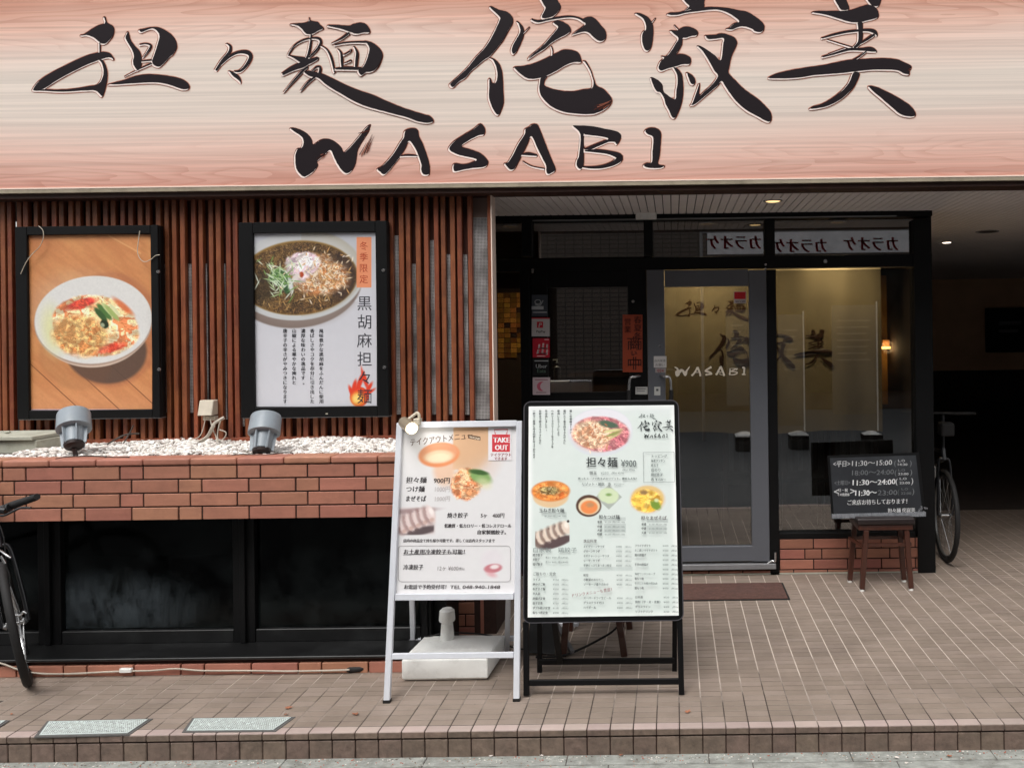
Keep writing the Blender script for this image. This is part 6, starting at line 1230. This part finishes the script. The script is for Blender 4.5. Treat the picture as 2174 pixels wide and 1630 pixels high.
pr.text('11:30〜', 1812, 1052, 16, (226, 226, 226), width=48, bold=.05, **kw); pr.text('23:00', 1862, 1051, 15, W2, width=42, bold=.02, **kw); pr.text('(', 1904, 1049, 16, (80, 84, 84), **kw); pr.text(')', 1936, 1048, 16, W2, **kw); pr.text('L.O', 1913, 1040, 7, W2, width=14); pr.text('22:00', 1912, 1049, 7, W2, width=22)
pr.text('ご来店お待ちしております！', 1797, 1071, 12, (214, 214, 214), width=128, bold=.04, rot=-1.5, jit=.02, shear=.06); pr.text('担々麺 侘寂美', 1884, 1087, 10, (206, 206, 206), width=58, bold=.05, rot=-1.5, jit=.02)
pr.build('chalk_lettering', M['chalk'], t)['kind'] = 'stuff'
# crinkled clear tape along its lower edge
s = MB(); n_ = 40
for i in range(n_):
    a, b = i/n_, (i+1)/n_; f0, f1 = random.uniform(.0035, .009), random.uniform(.0035, .009)
    def bp(u, v, o_): return Pk.at(1766+(1965-1766)*u, (1090+(1085-1090)*u)*(1-v)+(1101+(1096-1101)*u)*v, o_)
    s.add([bp(a, 0, .003), bp(b, .1, f0), bp(b, 1, f1), bp(a, .9, .003)], [(0, 1, 2), (0, 2, 3)])
for i in range(12):
    u, v = random.uniform(.9, 1), random.uniform(-1.2, 0); s.add([bp(u, v, .003), bp(u+.02, v+.1, .01), bp(u+.015, v+.5, .003)], [(0, 1, 2)])
s.build('clear_tape', mat('clear_tape', (120, 122, 126), .15, var=.4, vs=40, spec=1), t)

# ================================================================ bicycles
def wheel(s_parts, c, ax, Rr, t, hubw=.05, rimm=None):
    c = Vector(c); ax = Vector(ax).normalized()
    w0 = MB(); w0.torus(c, ax, Rr-.016, .018, 48, 10); w0o = w0.build('wheel', M['rubber'], t, smooth=60)
    r_ = MB(); r_.torus(c, ax, Rr-.042, .009, 48, 6); r_.build('rim', rimm or M['steel'], w0o, smooth=60)
    h = MB(); h.loft([(c-ax*hubw, .007), (c-ax*hubw*.7, .02), (c-ax*hubw*.5, .011), (c+ax*hubw*.5, .011), (c+ax*hubw*.7, .02), (c+ax*hubw, .007)], 12); h.build('hub', M['steel'], w0o, smooth=40)
    u = ax.orthogonal().normalized(); v = ax.cross(u); sp = MB()
    for k in range(28):
        a = 2*math.pi*k/28; d_ = u*math.cos(a)+v*math.sin(a); a2 = a+(.35 if k % 4 < 2 else -.35); e_ = u*math.cos(a2)+v*math.sin(a2); sd2 = (1 if k % 2 else -1)
        sp.cyl(c+ax*sd2*hubw*.6+e_*.018, c+d_*(Rr-.045), .0011, n=4)
    sp.build('spokes', M['steel'], w0o, kind='stuff'); return w0o
def bike(c, side, steer, leanv, Rr, t, back, mfr, rm=None):
    """front wheel centre c; steer = heading of the wheel; back = direction of the frame; leanv = sideways lean of the up axis"""
    up_ = Vector((leanv[0], leanv[1], 1)).normalized(); hd = Vector(steer).normalized(); hd = (hd-up_*hd.dot(up_)).normalized(); ax = hd.cross(up_).normalized(); bk = Vector(back).normalized()
    wheel(None, c, ax, Rr, t, rimm=rm)
    c = Vector(c); cr = c+up_*(Rr+.045)-hd*.04; st = cr-hd*.03+up_*.10; hb = st-hd*.02+up_*side
    for sg in (-1, 1): s = MB(); s.tube([c+ax*.05*sg, c+ax*.052*sg+up_*.12-hd*.004, cr+ax*.04*sg, cr+ax*.012*sg+up_*.03], .010, 8); s.build('fork_blade', mfr, t, smooth=50)
    s = MB(); s.cyl(cr+up_*.02, st, .019); s.build('head_tube', mfr, t, smooth=40)
    s = MB(); s.cyl(st, hb, .013); s.build('stem', M['bike_black'], t, smooth=40)
    ba = cr+bk*.55-Vector((0, 0, Rr*.35)); sa = cr+bk*.72+Vector((0, 0, .02)); se = sa+bk*.07+Vector((0, 0, .30)); rw = c+bk*(1.02)
    s = MB(); s.cyl(cr+up_*.03, ba, .018); s.cyl(st-up_*.02, sa, .013); s.cyl(ba, se, .014); s.cyl(ba, rw+ax*.04, .009); s.cyl(sa, rw+ax*.04, .008); s.cyl(sa, rw-ax*.04, .008); s.build('frame', mfr, t, smooth=40)
    s = MB(); s.loft([(se+bk*.13, .055), (se+bk*.05+Vector((0, 0, .012)), .06), (se-bk*.12, .02)], 12); s.build('saddle', M['leather'], t, smooth=60)
    wax = bk.cross(Vector((0, 0, 1))).normalized(); wheel(None, rw, wax, Rr, t)
    s = MB(); s.torus(ba, wax, .07, .006, 24, 6); s.cyl(ba-wax*.05, ba+wax*.05, .012); s.cyl(ba+wax*.05, ba+wax*.05-Vector((0, 0, .15)), .009); s.cyl(ba-wax*.05, ba-wax*.05+Vector((0, 0, .15)), .009); s.build('crank', M['steel'], t)
    return hb, ax, hd, up_, cr
# left edge: wheel seen edge on
Rw = .275; cw = P(28, 1322, 3.93); bt = G(62, 1455)
tpw = P(4, 1192, bt.y); upw = (tpw-bt).normalized(); Rw = (tpw-bt).length/2; cw = (tpw+bt)/2; leanx = -upw.x/upw.z
t = thing('bicycle', 'black bicycle cut off by the left edge with its front wheel turned edge-on', 'bicycle', (cw.x, cw.y, 0))
hb, ax, hd, up_, cr = bike(cw, .30, (-cw.x, -cw.y, 0), (-leanx, 0), Rw, t, (-1, .02, .0), M['bike_black'])
g0, g1 = P(-60, 1092, 3.86), P(79, 1054, 3.84); hb2 = P(-70, 1094, 3.86)
s = MB(); s.tube([hb2, g0, P(18, 1074, 3.86)], .011, 10); s.cyl(hb, hb2, .013); s.build('handlebar', M['bike_black'], t, smooth=50)
s = MB(); s.loft([(P(12, 1077, 3.86), .016), (P(24, 1073, 3.86), .0185), (P(74, 1056, 3.845), .0165), (g1, .0155)], 14); s.build('grip', M['rubber'], t, smooth=40)
s = MB(); s.tube([P(-10, 1092, 3.83), P(8, 1094, 3.83), P(26, 1086, 3.82), P(44, 1078, 3.82), P(66, 1078, 3.82)], .0055, 8); s.build('brake_lever', M['bike_black'], t, smooth=50)
s = MB(); s.cyl(P(-6, 1082, 3.84), P(14, 1084, 3.84), .016); s.cyl(P(18, 1078, 3.84), P(21, 1077, 3.84), .021); s.build('shifter', M['bike_black'], t, smooth=40, bevel=.002)
s = MB(); s.tube([P(0, 1168, 3.86), P(6, 1172, 3.84), P(14, 1178, 3.83), P(23, 1184, 3.83)], .005, 8); s.tube([P(2, 1180, 3.84), P(8, 1190, 3.84), P(11, 1196, 3.84)], .006, 8); s.build('brake_caliper', M['steel'], t, smooth=50)
s = MB(); a = P(28, 1305, 3.93); s.tube([a, P(44, 1305, 3.93), P(50, 1298, 3.93), P(56, 1302, 3.93)], .0055, 8); s.build('quick_release', M['steel'], t, smooth=50)
for a, b in (((38, 1300), (52, 1375)), ((15, 1322), (40, 1380))): s = MB(); s.tube([P(*a, 3.93), P(*b, 3.93)], .0022, 6); s.build('mudguard_stay', M['alu_dull'], t)
s = MB(); s.tube([P(-8, 1098, 3.85), P(8, 1140, 3.84), P(14, 1200, 3.85), P(22, 1232, 3.86), P(10, 1300, 3.9)], .0028, 6); s.build('brake_cable', M['rubber'], t)
# right: bicycle in the passage seen from the front
qb = G(2008, 1190); Rb = .33
t = thing('bicycle', 'dark bicycle parked in the passage behind the stool, seen from the front', 'bicycle', (qb.x, qb.y, 0))
hb, ax, hd, up_, cr = bike((qb.x, qb.y, Rb), .26, (-.06, -1, 0), (.02, 0), Rb, t, (.10, 1, 0), M['bike_black'], mat('shaded_rim', (110, 110, 108), .4, metal=.6))  # darker rim: dimness of the passage put into its colour
s = MB(); s.tube([hb-ax*.27+Vector((0, .1, -.01)), hb-ax*.2, hb-ax*.1+Vector((0, -.02, 0)), hb+ax*.1+Vector((0, -.02, 0)), hb+ax*.2, hb+ax*.27+Vector((0, .1, -.01))], .011, 8); s.build('handlebar', M['rubber'], t, smooth=50)
s = MB(); s.box(hb.x-.05, hb.x+.05, hb.y-.12, hb.y-.02, hb.z-.16, hb.z-.06); s.build('headlamp', M['rubber'], t, bevel=.02, seg=3)

# ================================================================ leaves and litter
def leaf(x, y, z, s_, label, m='leaf', cat='leaf', name='fallen_leaf'):
    q = G(x, y, z+.004); t = thing(name, label, cat, q); a = random.uniform(0, 6.28); pts = []
    for k in range(10): an = 2*math.pi*k/10; r_ = s_*(1 if k % 2 else .62)*(1.5 if k in (0, 5) else 1); pts.append(Vector((q.x+r_*math.cos(an+a), q.y+r_*.8*math.sin(an+a), q.z+random.uniform(0, s_*.4))))
    s = MB(); s.v = []; s.add([q+Vector((0, 0, s_*.1))]+pts, [(0, k+1, (k+1) % 10+1) for k in range(10)]); s.build('blade', M[m], t)
for x, y, z, s_, l_ in ((160, 1610, ZS, .02, 'curled brown leaf in the gutter below the left meter cover'), (196, 1607, ZS, .018, 'pale brown leaf in the gutter, right of the curled one'), (612, 1502, 0, .016, 'brown dry leaf on the tiles above the second meter cover'), (608, 1516, 0, .010, 'small pinkish leaf scrap beside the second meter cover'), (755, 1515, 0, .018, 'tan leaf on the tiles left of the white stand foot'), (1460, 1510, 0, .015, 'tan leaf on the tiles right of the menu board leg'),
                        (1180, 1597, ZS, .016, 'reddish brown leaf in the gutter below the menu board'), (1318, 1602, ZS, .010, 'small dark red scrap in the gutter right of the reddish leaf'), (2016, 1604, ZS, .012, 'orange leaf scrap in the gutter near the right edge'), (24, 1515, 0, .008, 'pale scrap on the tiles at the left edge')): leaf(x, y, z, s_, l_)
for x, y, s_, l_ in ((945, 1596, .020, 'crumpled pinkish white paper in the gutter below the white stand'), (1085, 1599, .010, 'white cigarette end in the gutter, right of the crumpled paper'), (1042, 1603, .012, 'flat white scrap in the gutter between paper and cigarette end'), (1904, 1607, .012, 'white scrap in the gutter toward the right'), (1150, 1603, .008, 'tiny white pebble in the gutter left of the reddish leaf'), (1925, 1619, .009, 'red scrap on the concrete near the right edge')):
    leaf(x, y, ZS, s_, l_, 'litter', 'litter', 'paper_scrap')
dbs = MB()
for i in range(900):
    x, y = random.uniform(-3.2, 1.8), DK-abs(random.gauss(0, .035))-.004; r_ = random.uniform(.0008, .0035)
    dbs.ball((x, y, ZS+r_*.4), r_, 5, 4, sc=(random.uniform(.8, 1.8), 1, .5), col=tuple(lin(random.choice([(200, 194, 186), (150, 130, 110), (110, 100, 92), (226, 220, 212), (170, 90, 70)]))))
tag(dbs.build('grit', printmat('grit', .9), None, kind='stuff'), 'loose grit and crumbs swept along the foot of the kerb', 'grit')

# ================================================================ across the street (seen only in reflections)
M['tile_wall'] = mat('tile_wall', (150, 134, 120), .6, var=.1)
def gridmat(name, col, jc, px_, pz_):
    m, n, b_ = mk(name); L = n.links.new; g_ = n.nodes.new('ShaderNodeNewGeometry'); mp = n.nodes.new('ShaderNodeMapping'); mp.inputs['Rotation'].default_value = (math.radians(-90), 0, 0); L(g_.outputs['Position'], mp.inputs['Vector'])
    br = n.nodes.new('ShaderNodeTexBrick'); br.inputs['Color1'].default_value = rgb(*col); br.inputs['Color2'].default_value = rgb(*[c_*.93 for c_ in col]); br.inputs['Mortar'].default_value = rgb(*jc)
    br.inputs['Scale'].default_value = 1; br.inputs['Brick Width'].default_value = px_; br.inputs['Row Height'].default_value = pz_; br.inputs['Mortar Size'].default_value = .012; br.offset = 0
    L(mp.outputs[0], br.inputs['Vector']); L(br.outputs['Color'], b_.inputs['Base Color']); b_.inputs['Roughness'].default_value = .7; return m
YO = -7.0
t = thing('opposite_building', 'beige tiled building with dark openings on the far side of the street', 'building', (0, YO, 0))
gm = gridmat('facade_tile', (104, 92, 84), (58, 52, 48), .2, .1)
for (a, b, z0, z1) in ((-14, -9.5, 0, 10), (-9.5, -2.6, 3.4, 10), (-2.6, -.15, 0, 10), (-.15, 6.5, 3.2, 10), (6.5, 14, 0, 10)):
    s = MB(); s.box(a, b, YO-.3, YO, z0+ZS, z1); s.build('wall', gm, t)
s = MB(); s.box(-14, 14, YO-4, YO-.31, ZS, 9.9); s.build('dark_interior', M['inner_wall'], t)
for (a, b) in ((-9.3, -2.8), (.1, 6.3)):
    s = MB(); s.box(a, b, YO-.2, YO-.15, .3, 3.1); s.build('shop_window', M['glass_dark'], t)
s = MB(); s.box(-14, 14, YO, YO+.06, 3.2, 3.32); s.build('ledge', M['concrete'], t)
# karaoke banner, reads the right way round from the shop
Vd = 2*DD+2.2; Yb = -2.2
def virt(x, y): r = ray(x, y); k = Vd/F; return Vector((r.x*k, Yb, H+r.z*k))
a, b = virt(1502, 540), virt(1985, 488)
t = thing('karaoke_banner', 'grey banner with dark red karaoke lettering hung above the street', 'banner', ((a.x+b.x)/2, Yb, a.z))
s = MB(); s.box(a.x, b.x, Yb-.01, Yb, a.z, b.z); s.build('cloth', mat('banner_cloth', (232, 232, 236), .8), t)
class PlB:
    n = Vector((0, 1, 0))
    def at(s_, x, y, off=0.): v_ = virt(x, y); v_.y += off; return v_
pr = Pr(PlB(), .003, .0005)
for x_, y_ in ((1620, 527), (1760, 534), (1912, 530)):
    pr.text('カラオケ', -x_, y_, 33, (120, 40, 50), width=112, bold=.04, mirror=False) if False else None
    v_, f_ = glyphs('カラオケ'); mx_ = max(p_[0] for p_ in v_); off_ = pr.off()
    for bd in (0, .9, 1.8, 2.6): pr.mb.add([pr.pl.at(x_-bd-p_[0]/mx_*118, y_-p_[1]*34, off_) for p_ in v_], f_, rgb(200, 36, 60))
pr.build('lettering', M['paper'], t)
s = MB(); s.cyl((a.x-.1, Yb-.02, b.z+.01), (b.x+.1, Yb-.02, b.z+.01), .015); s.cyl((a.x-.1, Yb-.03, ZS), (a.x-.1, Yb-.03, b.z+.02), .025); s.cyl((b.x+.1, Yb-.03, ZS), (b.x+.1, Yb-.03, b.z+.02), .025); s.build('pole', M['alu_dull'], t)
# feather flags standing near the road, seen in the glass
Vd2 = 2*DD+1.1; Yn = -1.1
def virt2(x, y): r = ray(x, y); k = Vd2/F; return Vector((r.x*k, Yn, H+r.z*k))
for (xp, yt, xl, yb, lab) in ((1706, 660, 1652, 905, 'white advertising flag on a pole near the road, left one'), (1862, 640, 1766, 880, 'wide grey advertising flag on a pole near the road, right one'), (1590, 650, 1540, 860, 'white advertising flag on a pole near the road, nearest the camera')):
    tp, bt_ = virt2(xp, yt), virt2(xp-10, 915); t = thing('feather_flag', lab, 'flag', (bt_.x, Yn, 0), 'advertising flags near the road')
    zb_ = bt_.z
    s = MB(); s.cyl((tp.x, Yn, zb_), (tp.x, Yn, tp.z), .012); s.build('pole', M['white_plastic'], t)
    xl_ = virt2(xl, yt).x; z1, z0 = virt2(xl, yt+8).z, virt2(xl, yb).z
    s = MB(); s.box(xl_, tp.x-.01, Yn-.004, Yn, z0, z1); s.build('cloth', mat('flag_cloth', (104, 102, 98), .8, var=.15, vs=2), t)
    s = MB()
    for k in range(7): s.box(xl_+.08, tp.x-.1-.03*(k % 3), Yn+.0, Yn+.002, z1-.25-k*.1, z1-.225-k*.1)
    s.build('printed_lines', M['concrete'], t, kind='stuff')
    q = Vector((bt_.x, Yn, zb_)); s = MB(); s.loft([((q.x, Yn, ZS), .2), ((q.x, Yn, .1), .2), ((q.x, Yn, zb_-.12), .1)], 4); s.build('base', M['rubber'], t)
    s = MB(); s.loft([((q.x, Yn, zb_-.12), .2), ((q.x, Yn, zb_-.05), .2), ((q.x, Yn, zb_), .05)], 4); s.build('white_cap', M['white_plastic'], t)
bpy.data.objects.remove(_to)
